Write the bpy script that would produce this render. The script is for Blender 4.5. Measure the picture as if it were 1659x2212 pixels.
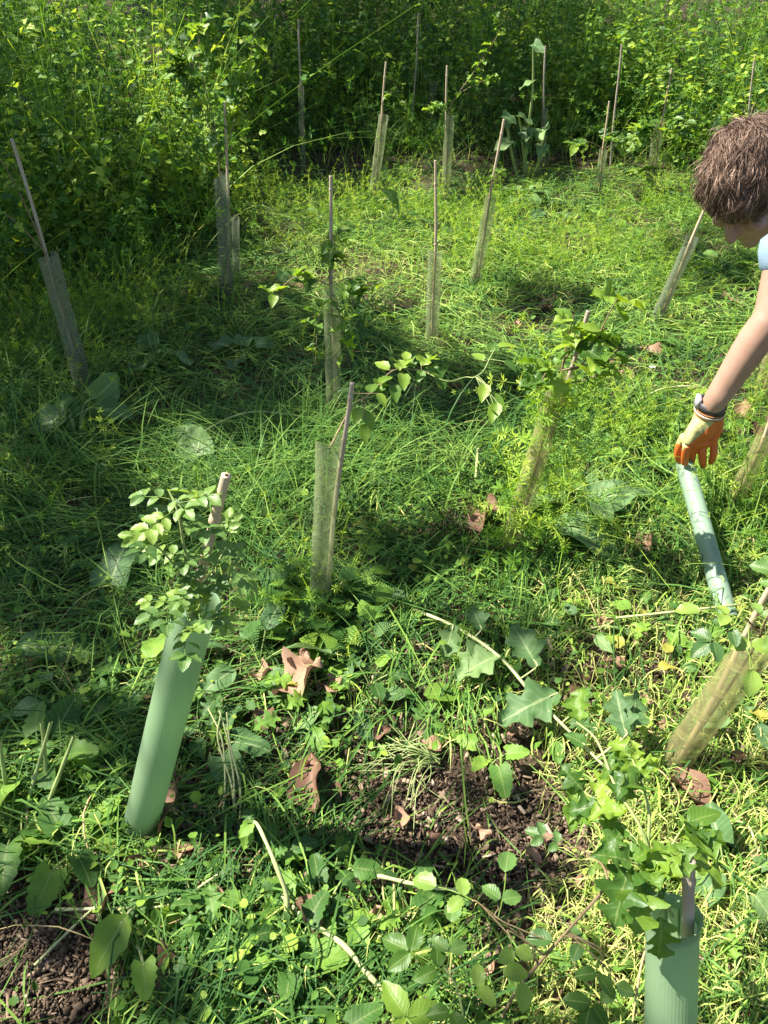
import bpy, math
import numpy as np
from mathutils import Vector, Matrix

# ------------------------------------------------------------------ camera, sky, sun
for o in list(bpy.data.objects):
    bpy.data.objects.remove(o)
SC = bpy.context.scene
COL = SC.collection
rng = np.random.default_rng(11)
R = math.radians

CAM_H, PITCH, FPX, PW, PH = 1.5, R(37.0), 1658.0, 1659.0, 2212.0
cam_d = bpy.data.cameras.new('camera')
cam = bpy.data.objects.new('camera', cam_d)
COL.objects.link(cam)
cam.location = (0, 0, CAM_H)
cam.rotation_euler = (R(90) - PITCH, 0, 0)
cam_d.sensor_fit = 'VERTICAL'
cam_d.angle_y = 2 * math.atan(PH / 2 / FPX)
cam_d.clip_start = 0.02
cam_d.clip_end = 600
SC.camera = cam

SUN_TO = Vector((-0.74, 0.14, 1.0)).normalized()          # direction towards the sun
SUN_EL = math.asin(SUN_TO.z)
SUN_AZ = math.atan2(SUN_TO.x, SUN_TO.y)                   # clockwise from +Y
W = bpy.data.worlds.new('World')
SC.world = W
W.use_nodes = True
wn = W.node_tree.nodes
sky = wn.new('ShaderNodeTexSky')
sky.sky_type = 'NISHITA'
sky.sun_disc = False
sky.sun_elevation = SUN_EL
sky.sun_rotation = SUN_AZ
wn['Background'].inputs['Strength'].default_value = 0.066
W.node_tree.links.new(sky.outputs[0], wn['Background'].inputs['Color'])

sun_d = bpy.data.lights.new('sun', 'SUN')
sun_d.energy = 5.0
sun_d.angle = R(0.55)
sun_d.color = (1.0, 0.95, 0.86)
sun = bpy.data.objects.new('sun', sun_d)
COL.objects.link(sun)
sun.location = SUN_TO * 30
sun.rotation_euler = (-SUN_TO).to_track_quat('-Z', 'Y').to_euler()

SC.view_settings.view_transform = 'Standard'
SC.view_settings.look = 'None'
SC.view_settings.exposure = 1.75
SC.view_settings.gamma = 1.0
SC.view_settings.use_curve_mapping = False
SC.render.engine = 'CYCLES'
SC.cycles.max_bounces = 8
SC.cycles.transparent_max_bounces = 12
SC.cycles.use_denoising = True

# ------------------------------------------------------------------ pixel <-> place (pixels of a 1659 x 2212 view)
cP, sP = math.cos(PITCH), math.sin(PITCH)
def ray(x, y):
    a = (x - PW / 2) / FPX
    b = -(y - PH / 2) / FPX
    return np.array((a, cP + b * sP, -sP + b * cP))       # one metre of depth
def at_depth(x, y, d):
    return np.array((0, 0, CAM_H)) + ray(x, y) * d
def at_z(x, y, z=0.0):
    r = ray(x, y)
    return np.array((0, 0, CAM_H)) + r * ((z - CAM_H) / r[2])
def at_y(x, y, Y):
    r = ray(x, y)
    return np.array((0, 0, CAM_H)) + r * (Y / r[1])
def to_px(P):
    P = np.atleast_2d(P)
    d = P[:, 1] * cP - (P[:, 2] - CAM_H) * sP
    d = np.where(d < 0.05, 0.05, d)
    up = P[:, 1] * sP + (P[:, 2] - CAM_H) * cP
    return PW / 2 + FPX * P[:, 0] / d, PH / 2 - FPX * up / d

def gz(x, y):
    """height of the ground"""
    x = np.asarray(x, float); y = np.asarray(y, float)
    h = 0.014 * np.sin(x * 3.1 + 1.2) * np.cos(y * 2.7) + 0.008 * np.sin(x * 7.3 + y * 5.1) + 0.005 * np.sin(x * 15 - y * 13)
    bank = np.clip((y - 6.3) / 4.0, 0, 1) ** 1.2 * 0.5
    left = np.clip((y - 4.2) / 4.0, 0, 1) * np.clip((-x - 0.6) / 1.4, 0, 1) * 0.55
    far = np.clip((y - 11) / 60, 0, 1) * 2.0
    return h + bank + left + far

# ------------------------------------------------------------------ materials
def mat_new(name):
    m = bpy.data.materials.new(name)
    m.use_nodes = True
    nt = m.node_tree
    nt.nodes.clear()
    out = nt.nodes.new('ShaderNodeOutputMaterial')
    return m, nt, out
def N(nt, t, **kw):
    n = nt.nodes.new(t)
    for k, v in kw.items():
        setattr(n, k, v)
    return n
def ramp_set(r, stops):
    e = r.color_ramp.elements
    while len(e) > 1:
        e.remove(e[-1])
    e[0].position = stops[0][0]; e[0].color = (*stops[0][1], 1)
    for p, c in stops[1:]:
        k = e.new(p); k.color = (*c, 1)
def math_n(nt, op, a, b=None, c=None):
    n = N(nt, 'ShaderNodeMath', operation=op)
    for i, v in enumerate((a, b, c)):
        if v is None: continue
        if isinstance(v, (int, float)): n.inputs[i].default_value = v
        else: nt.links.new(v, n.inputs[i])
    return n.outputs[0]
def mixc(nt, f, a, b):
    n = N(nt, 'ShaderNodeMix', data_type='RGBA')
    for s, v in ((n.inputs['Factor'], f), (n.inputs[6], a), (n.inputs[7], b)):
        if isinstance(v, (int, float)): s.default_value = v
        elif isinstance(v, tuple): s.default_value = (*v, 1)
        else: nt.links.new(v, s)
    return n.outputs[2]

def leaf_mat(name, stops, transl=0.36, rough=0.55, spec=0.22, veins=True, objrand=0.5, rib=(0.30, 0.36, 0.12), boost=1.5, gain=1.3):
    m, nt, out = mat_new(name)
    L = nt.links.new
    a = N(nt, 'ShaderNodeAttribute', attribute_name='lc')
    sep = N(nt, 'ShaderNodeSeparateXYZ'); L(a.outputs['Vector'], sep.inputs[0])
    oi = N(nt, 'ShaderNodeObjectInfo')
    geo = N(nt, 'ShaderNodeNewGeometry')
    nz = N(nt, 'ShaderNodeTexNoise'); nz.inputs['Scale'].default_value = 38; nz.inputs['Detail'].default_value = 3
    L(geo.outputs['Position'], nz.inputs['Vector'])
    t = math_n(nt, 'MULTIPLY_ADD', math_n(nt, 'SUBTRACT', oi.outputs['Random'], 0.5), objrand, sep.outputs['Z'])
    t = math_n(nt, 'MULTIPLY_ADD', math_n(nt, 'SUBTRACT', nz.outputs[0], 0.5), 0.35, t)
    rp = N(nt, 'ShaderNodeValToRGB'); ramp_set(rp, [(q_, tuple(min(c_ * gain, .62) for c_ in k_)) for q_, k_ in stops]); L(t, rp.inputs[0])
    col = rp.outputs[0]
    p = N(nt, 'ShaderNodeBsdfPrincipled')
    if veins:
        av = math_n(nt, 'ABSOLUTE', sep.outputs['Y'])
        mid = N(nt, 'ShaderNodeMapRange'); mid.inputs['From Min'].default_value = 0.10; mid.inputs['From Max'].default_value = 0.02
        L(av, mid.inputs['Value'])
        col = mixc(nt, math_n(nt, 'MULTIPLY', mid.outputs[0], 0.45), col, rib)
        ph = math_n(nt, 'SUBTRACT', math_n(nt, 'MULTIPLY', sep.outputs['X'], 8.0), math_n(nt, 'MULTIPLY', av, 1.6))
        s = math_n(nt, 'SINE', math_n(nt, 'MULTIPLY', ph, 6.283))
        vm = math_n(nt, 'POWER', math_n(nt, 'MULTIPLY_ADD', s, 0.5, 0.5), 6.0)
        col = mixc(nt, math_n(nt, 'MULTIPLY', vm, 0.10), col, rib)
        b = N(nt, 'ShaderNodeBump'); b.inputs['Strength'].default_value = 0.22; b.inputs['Distance'].default_value = 0.0012
        L(math_n(nt, 'ADD', vm, mid.outputs[0]), b.inputs['Height'])
        L(b.outputs[0], p.inputs['Normal'])
    L(col, p.inputs['Base Color'])
    p.inputs['Roughness'].default_value = rough
    p.inputs['Specular IOR Level'].default_value = spec
    tr = N(nt, 'ShaderNodeBsdfTranslucent')
    hs = N(nt, 'ShaderNodeHueSaturation'); hs.inputs['Hue'].default_value = 0.485; hs.inputs['Value'].default_value = boost
    hs.inputs['Saturation'].default_value = 1.1
    L(col, hs.inputs['Color']); L(hs.outputs[0], tr.inputs['Color'])
    mx = N(nt, 'ShaderNodeMixShader'); mx.inputs[0].default_value = transl
    L(p.outputs[0], mx.inputs[1]); L(tr.outputs[0], mx.inputs[2])
    L(mx.outputs[0], out.inputs['Surface'])
    return m

def plain_mat(name, col, rough=0.6, noise=0.0, nscale=30, col2=None, spec=0.4, bump=0.0, bscale=120, stretch=None, sss=0.0):
    m, nt, out = mat_new(name)
    L = nt.links.new
    p = N(nt, 'ShaderNodeBsdfPrincipled')
    p.inputs['Roughness'].default_value = rough
    p.inputs['Specular IOR Level'].default_value = spec
    tc = N(nt, 'ShaderNodeTexCoord')
    vec = tc.outputs['Object']
    if stretch:
        mp = N(nt, 'ShaderNodeMapping'); mp.inputs['Scale'].default_value = stretch
        L(vec, mp.inputs[0]); vec = mp.outputs[0]
    if col2:
        nz = N(nt, 'ShaderNodeTexNoise'); nz.inputs['Scale'].default_value = nscale; nz.inputs['Detail'].default_value = 5
        L(vec, nz.inputs['Vector'])
        mr = N(nt, 'ShaderNodeMapRange'); mr.inputs['From Min'].default_value = 0.5 - 0.5 * (1 - noise) - 0.05; mr.inputs['From Max'].default_value = 0.75
        L(nz.outputs[0], mr.inputs['Value'])
        L(mixc(nt, mr.outputs[0], col, col2), p.inputs['Base Color'])
    else:
        p.inputs['Base Color'].default_value = (*col, 1)
    if bump:
        n2 = N(nt, 'ShaderNodeTexNoise'); n2.inputs['Scale'].default_value = bscale; n2.inputs['Detail'].default_value = 4
        L(vec, n2.inputs['Vector'])
        b = N(nt, 'ShaderNodeBump'); b.inputs['Strength'].default_value = bump; b.inputs['Distance'].default_value = 0.004
        L(n2.outputs[0], b.inputs['Height']); L(b.outputs[0], p.inputs['Normal'])
    if sss:
        p.inputs['Subsurface Weight'].default_value = sss
        p.inputs['Subsurface Radius'].default_value = (0.012, 0.005, 0.003)
        p.inputs['Subsurface Scale'].default_value = 0.6
    L(p.outputs[0], out.inputs['Surface'])
    return m

def soil_material():
    m, nt, out = mat_new('soil')
    L = nt.links.new
    p = N(nt, 'ShaderNodeBsdfPrincipled'); p.inputs['Roughness'].default_value = 0.95; p.inputs['Specular IOR Level'].default_value = 0.15
    geo = N(nt, 'ShaderNodeNewGeometry')
    n1 = N(nt, 'ShaderNodeTexNoise'); n1.inputs['Scale'].default_value = 9; n1.inputs['Detail'].default_value = 8; n1.inputs['Roughness'].default_value = 0.7
    n2 = N(nt, 'ShaderNodeTexNoise'); n2.inputs['Scale'].default_value = 110; n2.inputs['Detail'].default_value = 5
    v = N(nt, 'ShaderNodeTexVoronoi'); v.inputs['Scale'].default_value = 95
    for n in (n1, n2, v): L(geo.outputs['Position'], n.inputs['Vector'])
    r1 = N(nt, 'ShaderNodeValToRGB'); ramp_set(r1, [(0.3, (0.024, 0.017, 0.011)), (0.52, (0.078, 0.055, 0.036)), (0.75, (0.155, 0.115, 0.078))])
    L(n1.outputs[0], r1.inputs[0])
    r2 = N(nt, 'ShaderNodeValToRGB'); ramp_set(r2, [(0.35, (0.35, 0.35, 0.35)), (0.7, (1.35, 1.3, 1.2))])
    L(n2.outputs[0], r2.inputs[0])
    mm = N(nt, 'ShaderNodeMix', data_type='RGBA', blend_type='MULTIPLY'); mm.inputs['Factor'].default_value = 0.8
    L(r1.outputs[0], mm.inputs[6]); L(r2.outputs[0], mm.inputs[7]); L(mm.outputs[2], p.inputs['Base Color'])
    b = N(nt, 'ShaderNodeBump'); b.inputs['Strength'].default_value = 1.0; b.inputs['Distance'].default_value = 0.012
    L(math_n(nt, 'ADD', n2.outputs[0], math_n(nt, 'MULTIPLY', v.outputs[0], 0.6)), b.inputs['Height'])
    L(b.outputs[0], p.inputs['Normal'])
    L(p.outputs[0], out.inputs['Surface'])
    return m

def film_mat(name, col, transp, dirt=(0.16, 0.13, 0.06), ribs=False, dirt_amt=0.5, transl=0.45, rough=0.35):
    """plastic of the guards: part see-through, part milky, with dirt on it"""
    m, nt, out = mat_new(name)
    L = nt.links.new
    a = N(nt, 'ShaderNodeAttribute', attribute_name='lc')
    sep = N(nt, 'ShaderNodeSeparateXYZ'); L(a.outputs['Vector'], sep.inputs[0])
    tc = N(nt, 'ShaderNodeTexCoord')
    nz = N(nt, 'ShaderNodeTexNoise'); nz.inputs['Scale'].default_value = 7; nz.inputs['Detail'].default_value = 2; nz.inputs['Roughness'].default_value = 0.45
    mp = N(nt, 'ShaderNodeMapping'); mp.inputs['Scale'].default_value = (3.0, 3.0, 0.55)
    L(tc.outputs['Object'], mp.inputs[0]); L(mp.outputs[0], nz.inputs['Vector'])
    d = N(nt, 'ShaderNodeMapRange'); d.inputs['From Min'].default_value = 0.42; d.inputs['From Max'].default_value = 0.72
    d.inputs['To Max'].default_value = dirt_amt
    L(nz.outputs[0], d.inputs['Value'])
    low = N(nt, 'ShaderNodeMapRange'); low.inputs['From Min'].default_value = 0.35; low.inputs['From Max'].default_value = 0.0
    L(sep.outputs['Y'], low.inputs['Value'])
    df = math_n(nt, 'MINIMUM', math_n(nt, 'MULTIPLY_ADD', low.outputs[0], 0.35 * dirt_amt, d.outputs[0]), 1.0)
    c = mixc(nt, df, col, dirt)
    p = N(nt, 'ShaderNodeBsdfPrincipled'); p.inputs['Roughness'].default_value = rough; p.inputs['Specular IOR Level'].default_value = 0.45
    L(c, p.inputs['Base Color'])
    if ribs:
        s = math_n(nt, 'SINE', math_n(nt, 'MULTIPLY', sep.outputs['X'], 6.2832 * 46))
        b = N(nt, 'ShaderNodeBump'); b.inputs['Strength'].default_value = 0.16; b.inputs['Distance'].default_value = 0.0006
        L(s, b.inputs['Height']); L(b.outputs[0], p.inputs['Normal'])
        c2 = mixc(nt, math_n(nt, 'MULTIPLY_ADD', s, 0.06, 0.06), c, (0.62, 0.74, 0.6))
        L(c2, p.inputs['Base Color'])
    t = N(nt, 'ShaderNodeBsdfTranslucent'); L(c, t.inputs['Color'])
    m1 = N(nt, 'ShaderNodeMixShader'); m1.inputs[0].default_value = transl
    L(p.outputs[0], m1.inputs[1]); L(t.outputs[0], m1.inputs[2])
    if transp > 0:
        tp = N(nt, 'ShaderNodeBsdfTransparent'); tp.inputs['Color'].default_value = (0.93, 0.95, 0.84, 1)
        m2 = N(nt, 'ShaderNodeMixShader')
        ed = N(nt, 'ShaderNodeMapRange'); ed.inputs['From Min'].default_value = 0.06; ed.inputs['From Max'].default_value = 0.02
        L(sep.outputs['Z'], ed.inputs['Value'])
        tf = math_n(nt, 'MULTIPLY', math_n(nt, 'SUBTRACT', 1.0, math_n(nt, 'MULTIPLY', df, 0.8)), transp)
        L(math_n(nt, 'MULTIPLY', tf, math_n(nt, 'SUBTRACT', 1.0, math_n(nt, 'MULTIPLY', ed.outputs[0], 0.7))), m2.inputs[0])
        L(m1.outputs[0], m2.inputs[1]); L(tp.outputs[0], m2.inputs[2])
        L(m2.outputs[0], out.inputs['Surface'])
    else:
        L(m1.outputs[0], out.inputs['Surface'])
    return m

GREEN = [(0.0, (0.018, 0.052, 0.014)), (0.45, (0.056, 0.130, 0.024)), (0.8, (0.130, 0.235, 0.032)), (1.0, (0.25, 0.34, 0.05))]
M = {}
M['soil'] = soil_material()
M['grass'] = leaf_mat('grass', [(0, (0.024, 0.070, 0.016)), (0.45, (0.074, 0.160, 0.027)), (0.8, (0.18, 0.265, 0.050)), (1.0, (0.36, 0.36, 0.12))], 0.32, 0.55, 0.2, veins=False, gain=1.25)
M['litter'] = leaf_mat('cut_litter', [(0, (0.026, 0.070, 0.017)), (0.30, (0.080, 0.160, 0.029)), (0.60, (0.170, 0.262, 0.042)), (0.86, (0.34, 0.345, 0.115)), (1.0, (0.38, 0.28, 0.15))], 0.26, 0.6, 0.15, veins=False, gain=1.4)
M['cleavers'] = leaf_mat('cleavers', [(0, (0.020, 0.060, 0.015)), (0.45, (0.062, 0.150, 0.020)), (0.8, (0.150, 0.265, 0.030)), (1, (0.27, 0.36, 0.05))], 0.42, 0.55, 0.18, veins=False, gain=1.2)
M['weed'] = leaf_mat('weed_leaf', GREEN, 0.38, 0.5, objrand=0.7)
M['weed_bits'] = leaf_mat('weed_bits', GREEN, 0.36, 0.55, 0.18, veins=False, gain=1.15)
M['bright'] = leaf_mat('sapling_bright_leaf', [(0, (0.050, 0.120, 0.018)), (0.5, (0.105, 0.205, 0.025)), (1, (0.22, 0.33, 0.038))], 0.46, 0.42, 0.35, objrand=1.3, gain=1.05)
M['rose'] = leaf_mat('sapling_rose_leaf', [(0, (0.050, 0.115, 0.030)), (0.5, (0.100, 0.190, 0.044)), (1, (0.21, 0.31, 0.050))], 0.38, 0.40, 0.42, objrand=1.0, gain=1.1)
M['dock'] = leaf_mat('dock_leaf', [(0, (0.034, 0.078, 0.028)), (0.5, (0.070, 0.135, 0.045)), (1, (0.15, 0.225, 0.075))], 0.3, 0.55, objrand=0.8, rib=(0.40, 0.46, 0.22))
M['dry'] = leaf_mat('dry_leaf', [(0, (0.075, 0.038, 0.022)), (0.5, (0.17, 0.095, 0.060)), (1, (0.30, 0.185, 0.115))], 0.12, 0.65, 0.25, objrand=0.9, rib=(0.24, 0.14, 0.09), boost=1.2, gain=1.1)
M['yellow'] = leaf_mat('yellowed_leaf', [(0, (0.16, 0.18, 0.03)), (1, (0.32, 0.27, 0.05))], 0.35, 0.5)
M['canopy'] = leaf_mat('canopy_leaf', GREEN, 0.22, 0.5, veins=False)
M['stem'] = plain_mat('green_stem', (0.16, 0.24, 0.07), 0.5, 0.5, 40, (0.30, 0.34, 0.12))
M['pale_stem'] = plain_mat('pale_stem', (0.30, 0.36, 0.12), 0.45, 0.5, 25, (0.42, 0.42, 0.20))
M['twig'] = plain_mat('woody_twig', (0.14, 0.092, 0.046), 0.7, 0.5, 60, (0.25, 0.19, 0.09), bump=0.3)
M['bark'] = plain_mat('bark', (0.05, 0.036, 0.026), 0.9, 0.4, 12, (0.12, 0.09, 0.065), bump=1.0, bscale=30, stretch=(3, 3, 0.6))
M['cane'] = plain_mat('bamboo', (0.36, 0.26, 0.155), 0.55, 0.5, 22, (0.50, 0.40, 0.27), bump=0.15, bscale=200, stretch=(3, 3, 0.35))
M['cane_grey'] = plain_mat('weathered_bamboo', (0.29, 0.225, 0.165), 0.65, 0.5, 22, (0.43, 0.355, 0.27), bump=0.2, bscale=200, stretch=(3, 3, 0.35))
M['cane_bore_shade'] = plain_mat('cane_bore_dark', (0.03, 0.022, 0.018), 0.9)
M['chip'] = leaf_mat('wood_chip', [(0, (0.034, 0.023, 0.015)), (0.5, (0.095, 0.066, 0.042)), (0.85, (0.21, 0.152, 0.102)), (1, (0.34, 0.27, 0.20))], 0.0, 0.85, 0.2, veins=False)
M['tube'] = film_mat('green_tube_plastic', (0.34, 0.50, 0.28), 0.0, dirt=(0.28, 0.39, 0.20), ribs=True, dirt_amt=0.35, transl=0.6)
M['tube_pale'] = film_mat('pale_green_tube_plastic', (0.32, 0.45, 0.32), 0.0, dirt=(0.27, 0.38, 0.26), ribs=True, dirt_amt=0.3, transl=0.5)
M['film'] = film_mat('clear_guard_film', (0.38, 0.43, 0.25), 0.72, dirt=(0.13, 0.13, 0.06), dirt_amt=0.65, transl=0.4)
M['film_amber'] = film_mat('amber_guard_film', (0.47, 0.44, 0.22), 0.70, dirt=(0.19, 0.155, 0.06), dirt_amt=0.75, transl=0.4)
M['film_grey'] = film_mat('grey_guard_film', (0.27, 0.31, 0.22), 0.66, dirt=(0.11, 0.10, 0.06), dirt_amt=0.75, transl=0.35)
M['white'] = plain_mat('white_petal', (0.5, 0.48, 0.45), 0.6)
M['skin'] = plain_mat('skin', (0.295, 0.170, 0.115), 0.48, 0.5, 16, (0.34, 0.212, 0.155), spec=0.4, bump=0.10, bscale=420, sss=0.18)
M['shirt'] = plain_mat('pale_blue_cotton', (0.20, 0.29, 0.37), 0.85, bump=0.3, bscale=300)
M['trouser'] = plain_mat('dark_blue_denim', (0.04, 0.05, 0.08), 0.85, bump=0.3, bscale=300)
M['boot'] = plain_mat('brown_boot', (0.07, 0.045, 0.03), 0.6, bump=0.3)
M['strap'] = plain_mat('dark_rubber_strap', (0.045, 0.045, 0.05), 0.45, bump=0.2, bscale=500)
M['watch'] = plain_mat('grey_watch_case', (0.30, 0.29, 0.29), 0.35)
M['cuff_brown'] = plain_mat('brown_cuff_binding', (0.28, 0.13, 0.045), 0.8, bump=0.4, bscale=600)
M['cuff_white'] = plain_mat('white_cuff_binding', (0.62, 0.58, 0.46), 0.8, bump=0.4, bscale=600)
M['eye'] = plain_mat('eye', (0.7, 0.68, 0.65), 0.2)

def hair_material():
    m, nt, out = mat_new('brown_hair')
    L = nt.links.new
    a = N(nt, 'ShaderNodeAttribute', attribute_name='lc')
    sep = N(nt, 'ShaderNodeSeparateXYZ'); L(a.outputs['Vector'], sep.inputs[0])
    rp = N(nt, 'ShaderNodeValToRGB'); ramp_set(rp, [(0, (0.036, 0.023, 0.016)), (0.5, (0.125, 0.080, 0.058)), (1, (0.34, 0.235, 0.175))])
    L(sep.outputs['Z'], rp.inputs[0])
    p = N(nt, 'ShaderNodeBsdfPrincipled'); p.inputs['Roughness'].default_value = 0.5; p.inputs['Specular IOR Level'].default_value = 0.35
    p.inputs['Specular Tint'].default_value = (1, 0.75, 0.58, 1)
    L(rp.outputs[0], p.inputs['Base Color'])
    L(p.outputs[0], out.inputs['Surface'])
    return m
M['hair'] = hair_material()

def glove_material():
    m, nt, out = mat_new('work_glove')
    L = nt.links.new
    a = N(nt, 'ShaderNodeAttribute', attribute_name='lc')
    sep = N(nt, 'ShaderNodeSeparateXYZ'); L(a.outputs['Vector'], sep.inputs[0])
    tc = N(nt, 'ShaderNodeTexCoord')
    nz = N(nt, 'ShaderNodeTexNoise'); nz.inputs['Scale'].default_value = 120; nz.inputs['Detail'].default_value = 3
    L(tc.outputs['Object'], nz.inputs['Vector'])
    f = math_n(nt, 'MULTIPLY_ADD', math_n(nt, 'SUBTRACT', nz.outputs[0], 0.5), 0.010, sep.outputs['X'])
    mr = N(nt, 'ShaderNodeMapRange'); mr.inputs['From Min'].default_value = -0.0012; mr.inputs['From Max'].default_value = 0.0012
    L(f, mr.inputs['Value'])
    n2 = N(nt, 'ShaderNodeTexNoise'); n2.inputs['Scale'].default_value = 40
    L(tc.outputs['Object'], n2.inputs['Vector'])
    yel = mixc(nt, math_n(nt, 'MULTIPLY', n2.outputs[0], 0.5), (0.37, 0.355, 0.14), (0.28, 0.28, 0.10))
    ora = mixc(nt, math_n(nt, 'MULTIPLY', n2.outputs[0], 0.5), (0.55, 0.125, 0.014), (0.42, 0.09, 0.010))
    p = N(nt, 'ShaderNodeBsdfPrincipled'); p.inputs['Roughness'].default_value = 0.6
    L(mixc(nt, mr.outputs[0], yel, ora), p.inputs['Base Color'])
    n3 = N(nt, 'ShaderNodeTexNoise'); n3.inputs['Scale'].default_value = 450
    L(tc.outputs['Object'], n3.inputs['Vector'])
    b = N(nt, 'ShaderNodeBump'); b.inputs['Strength'].default_value = 0.5; b.inputs['Distance'].default_value = 0.002
    L(n3.outputs[0], b.inputs['Height']); L(b.outputs[0], p.inputs['Normal'])
    L(p.outputs[0], out.inputs['Surface'])
    return m
M['glove'] = glove_material()

# ------------------------------------------------------------------ mesh helpers
def mesh_np(name, V, F, lc=None, smooth=True):
    V = np.asarray(V, np.float32); F = np.asarray(F, np.int32)
    me = bpy.data.meshes.new(name)
    k = F.shape[1]
    me.vertices.add(len(V)); me.vertices.foreach_set('co', V.ravel())
    me.loops.add(F.size); me.loops.foreach_set('vertex_index', F.ravel())
    me.polygons.add(len(F))
    me.polygons.foreach_set('loop_start', np.arange(0, F.size, k, dtype=np.int32))
    me.polygons.foreach_set('loop_total', np.full(len(F), k, np.int32))
    if smooth:
        me.polygons.foreach_set('use_smooth', np.ones(len(F), bool))
    if lc is not None:
        at = me.attributes.new('lc', 'FLOAT_VECTOR', 'POINT')
        at.data.foreach_set('vector', np.asarray(lc, np.float32).ravel())
    me.update()
    return me
def link(name, data, parent=None, m=None):
    o = bpy.data.objects.new(name, data)
    COL.objects.link(o)
    if parent is not None: o.parent = parent
    if m is not None and data is not None and not data.materials:
        data.materials.append(m)
    return o
def tag(o, label, cat, group=None, kind=None):
    o['label'] = label
    o['category'] = cat
    if group: o['group'] = group
    if kind: o['kind'] = kind
    return o
def thing(name, label, cat, loc=(0, 0, 0), group=None):
    o = bpy.data.objects.new(name, None)
    COL.objects.link(o)
    o.empty_display_size = 0.05
    o.location = loc
    return tag(o, label, cat, group)
class Bag:
    """collects V, quads and lc of many pieces for one mesh"""
    def __init__(s): s.V, s.F, s.L, s.n = [], [], [], 0
    def add(s, V, F, lc):
        s.V.append(V); s.F.append(F + s.n); s.L.append(lc); s.n += len(V)
    def build(s, name, m, parent=None, smooth=True):
        return link(name, mesh_np(name, np.concatenate(s.V), np.concatenate(s.F), np.concatenate(s.L), smooth), parent, m)
def unit(a):
    a = np.asarray(a, float)
    return a / np.maximum(np.linalg.norm(a, axis=-1, keepdims=True), 1e-9)

# --- ribbons and tubes along many centre lines:  C (n,k,3)
def ribbons(C, S, Wd, tint, fold=0.0):
    n, k, _ = C.shape
    S = unit(S)
    if S.ndim == 2: S = S[:, None, :]
    h = 0.5 * Wd[:, :, None] * S
    V = np.stack([C - h, C + h], 2).reshape(-1, 3)
    i = (np.arange(n) * k * 2)[:, None] + (np.arange(k - 1) * 2)[None]
    i = i.ravel()
    F = np.stack([i, i + 1, i + 3, i + 2], 1)
    lc = np.zeros((n, k, 2, 3))
    lc[..., 0] = np.linspace(0, 1, k)[None, :, None]
    lc[:, :, 0, 1] = -1; lc[:, :, 1, 1] = 1
    lc[..., 2] = tint[:, None, None]
    return V, F, lc.reshape(-1, 3)
def tubes(C, Rd, tint, sides=4, closed=False):
    C = np.asarray(C, float)
    n, k, _ = C.shape
    T = np.gradient(C, axis=1)
    T = unit(T)
    ref = np.where(np.abs(T[:, :1, 2:3]) > 0.9, np.array([[[1.0, 0, 0]]]), np.array([[[0, 0, 1.0]]]))
    A = unit(np.cross(T, np.broadcast_to(ref, T.shape)))
    B = np.cross(T, A)
    th = np.arange(sides) * 2 * np.pi / sides
    V = C[:, :, None, :] + Rd[:, :, None, None] * (np.cos(th)[None, None, :, None] * A[:, :, None, :] + np.sin(th)[None, None, :, None] * B[:, :, None, :])
    V = V.reshape(-1, 3)
    base = (np.arange(n) * k * sides)[:, None, None] + (np.arange(k - 1) * sides)[None, :, None]
    j = np.arange(sides)[None, None, :]; j2 = (j + 1) % sides
    F = np.stack([base + j, base + j2, base + sides + j2, base + sides + j], -1).reshape(-1, 4)
    lc = np.zeros((n, k, sides, 3))
    lc[..., 0] = th[None, None, :] / (2 * np.pi); lc[..., 1] = np.linspace(0, 1, k)[None, :, None]; lc[..., 2] = np.asarray(tint)[:, None, None]
    return V, F, lc.reshape(-1, 3)
def tube1(pts, rad, sides=8, tint=0.5):
    C = np.asarray(pts, float)[None]
    return tubes(C, np.asarray(rad, float)[None], np.array([tint]), sides)
def spline(pts, n):
    """smooth curve through points"""
    P = np.asarray(pts, float)
    k = len(P)
    if k == 2:
        t = np.linspace(0, 1, n)[:, None]
        return P[0] * (1 - t) + P[1] * t
    Q = np.vstack([2 * P[0] - P[1], P, 2 * P[-1] - P[-2]])
    out = []
    for s in np.linspace(0, k - 1, n):
        i = min(int(s), k - 2); t = s - i
        a, b, c, d = Q[i], Q[i + 1], Q[i + 2], Q[i + 3]
        out.append(0.5 * (2 * b + (c - a) * t + (2 * a - 5 * b + 4 * c - d) * t * t + (3 * b - a - 3 * c + d) * t ** 3))
    return np.array(out)

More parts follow.
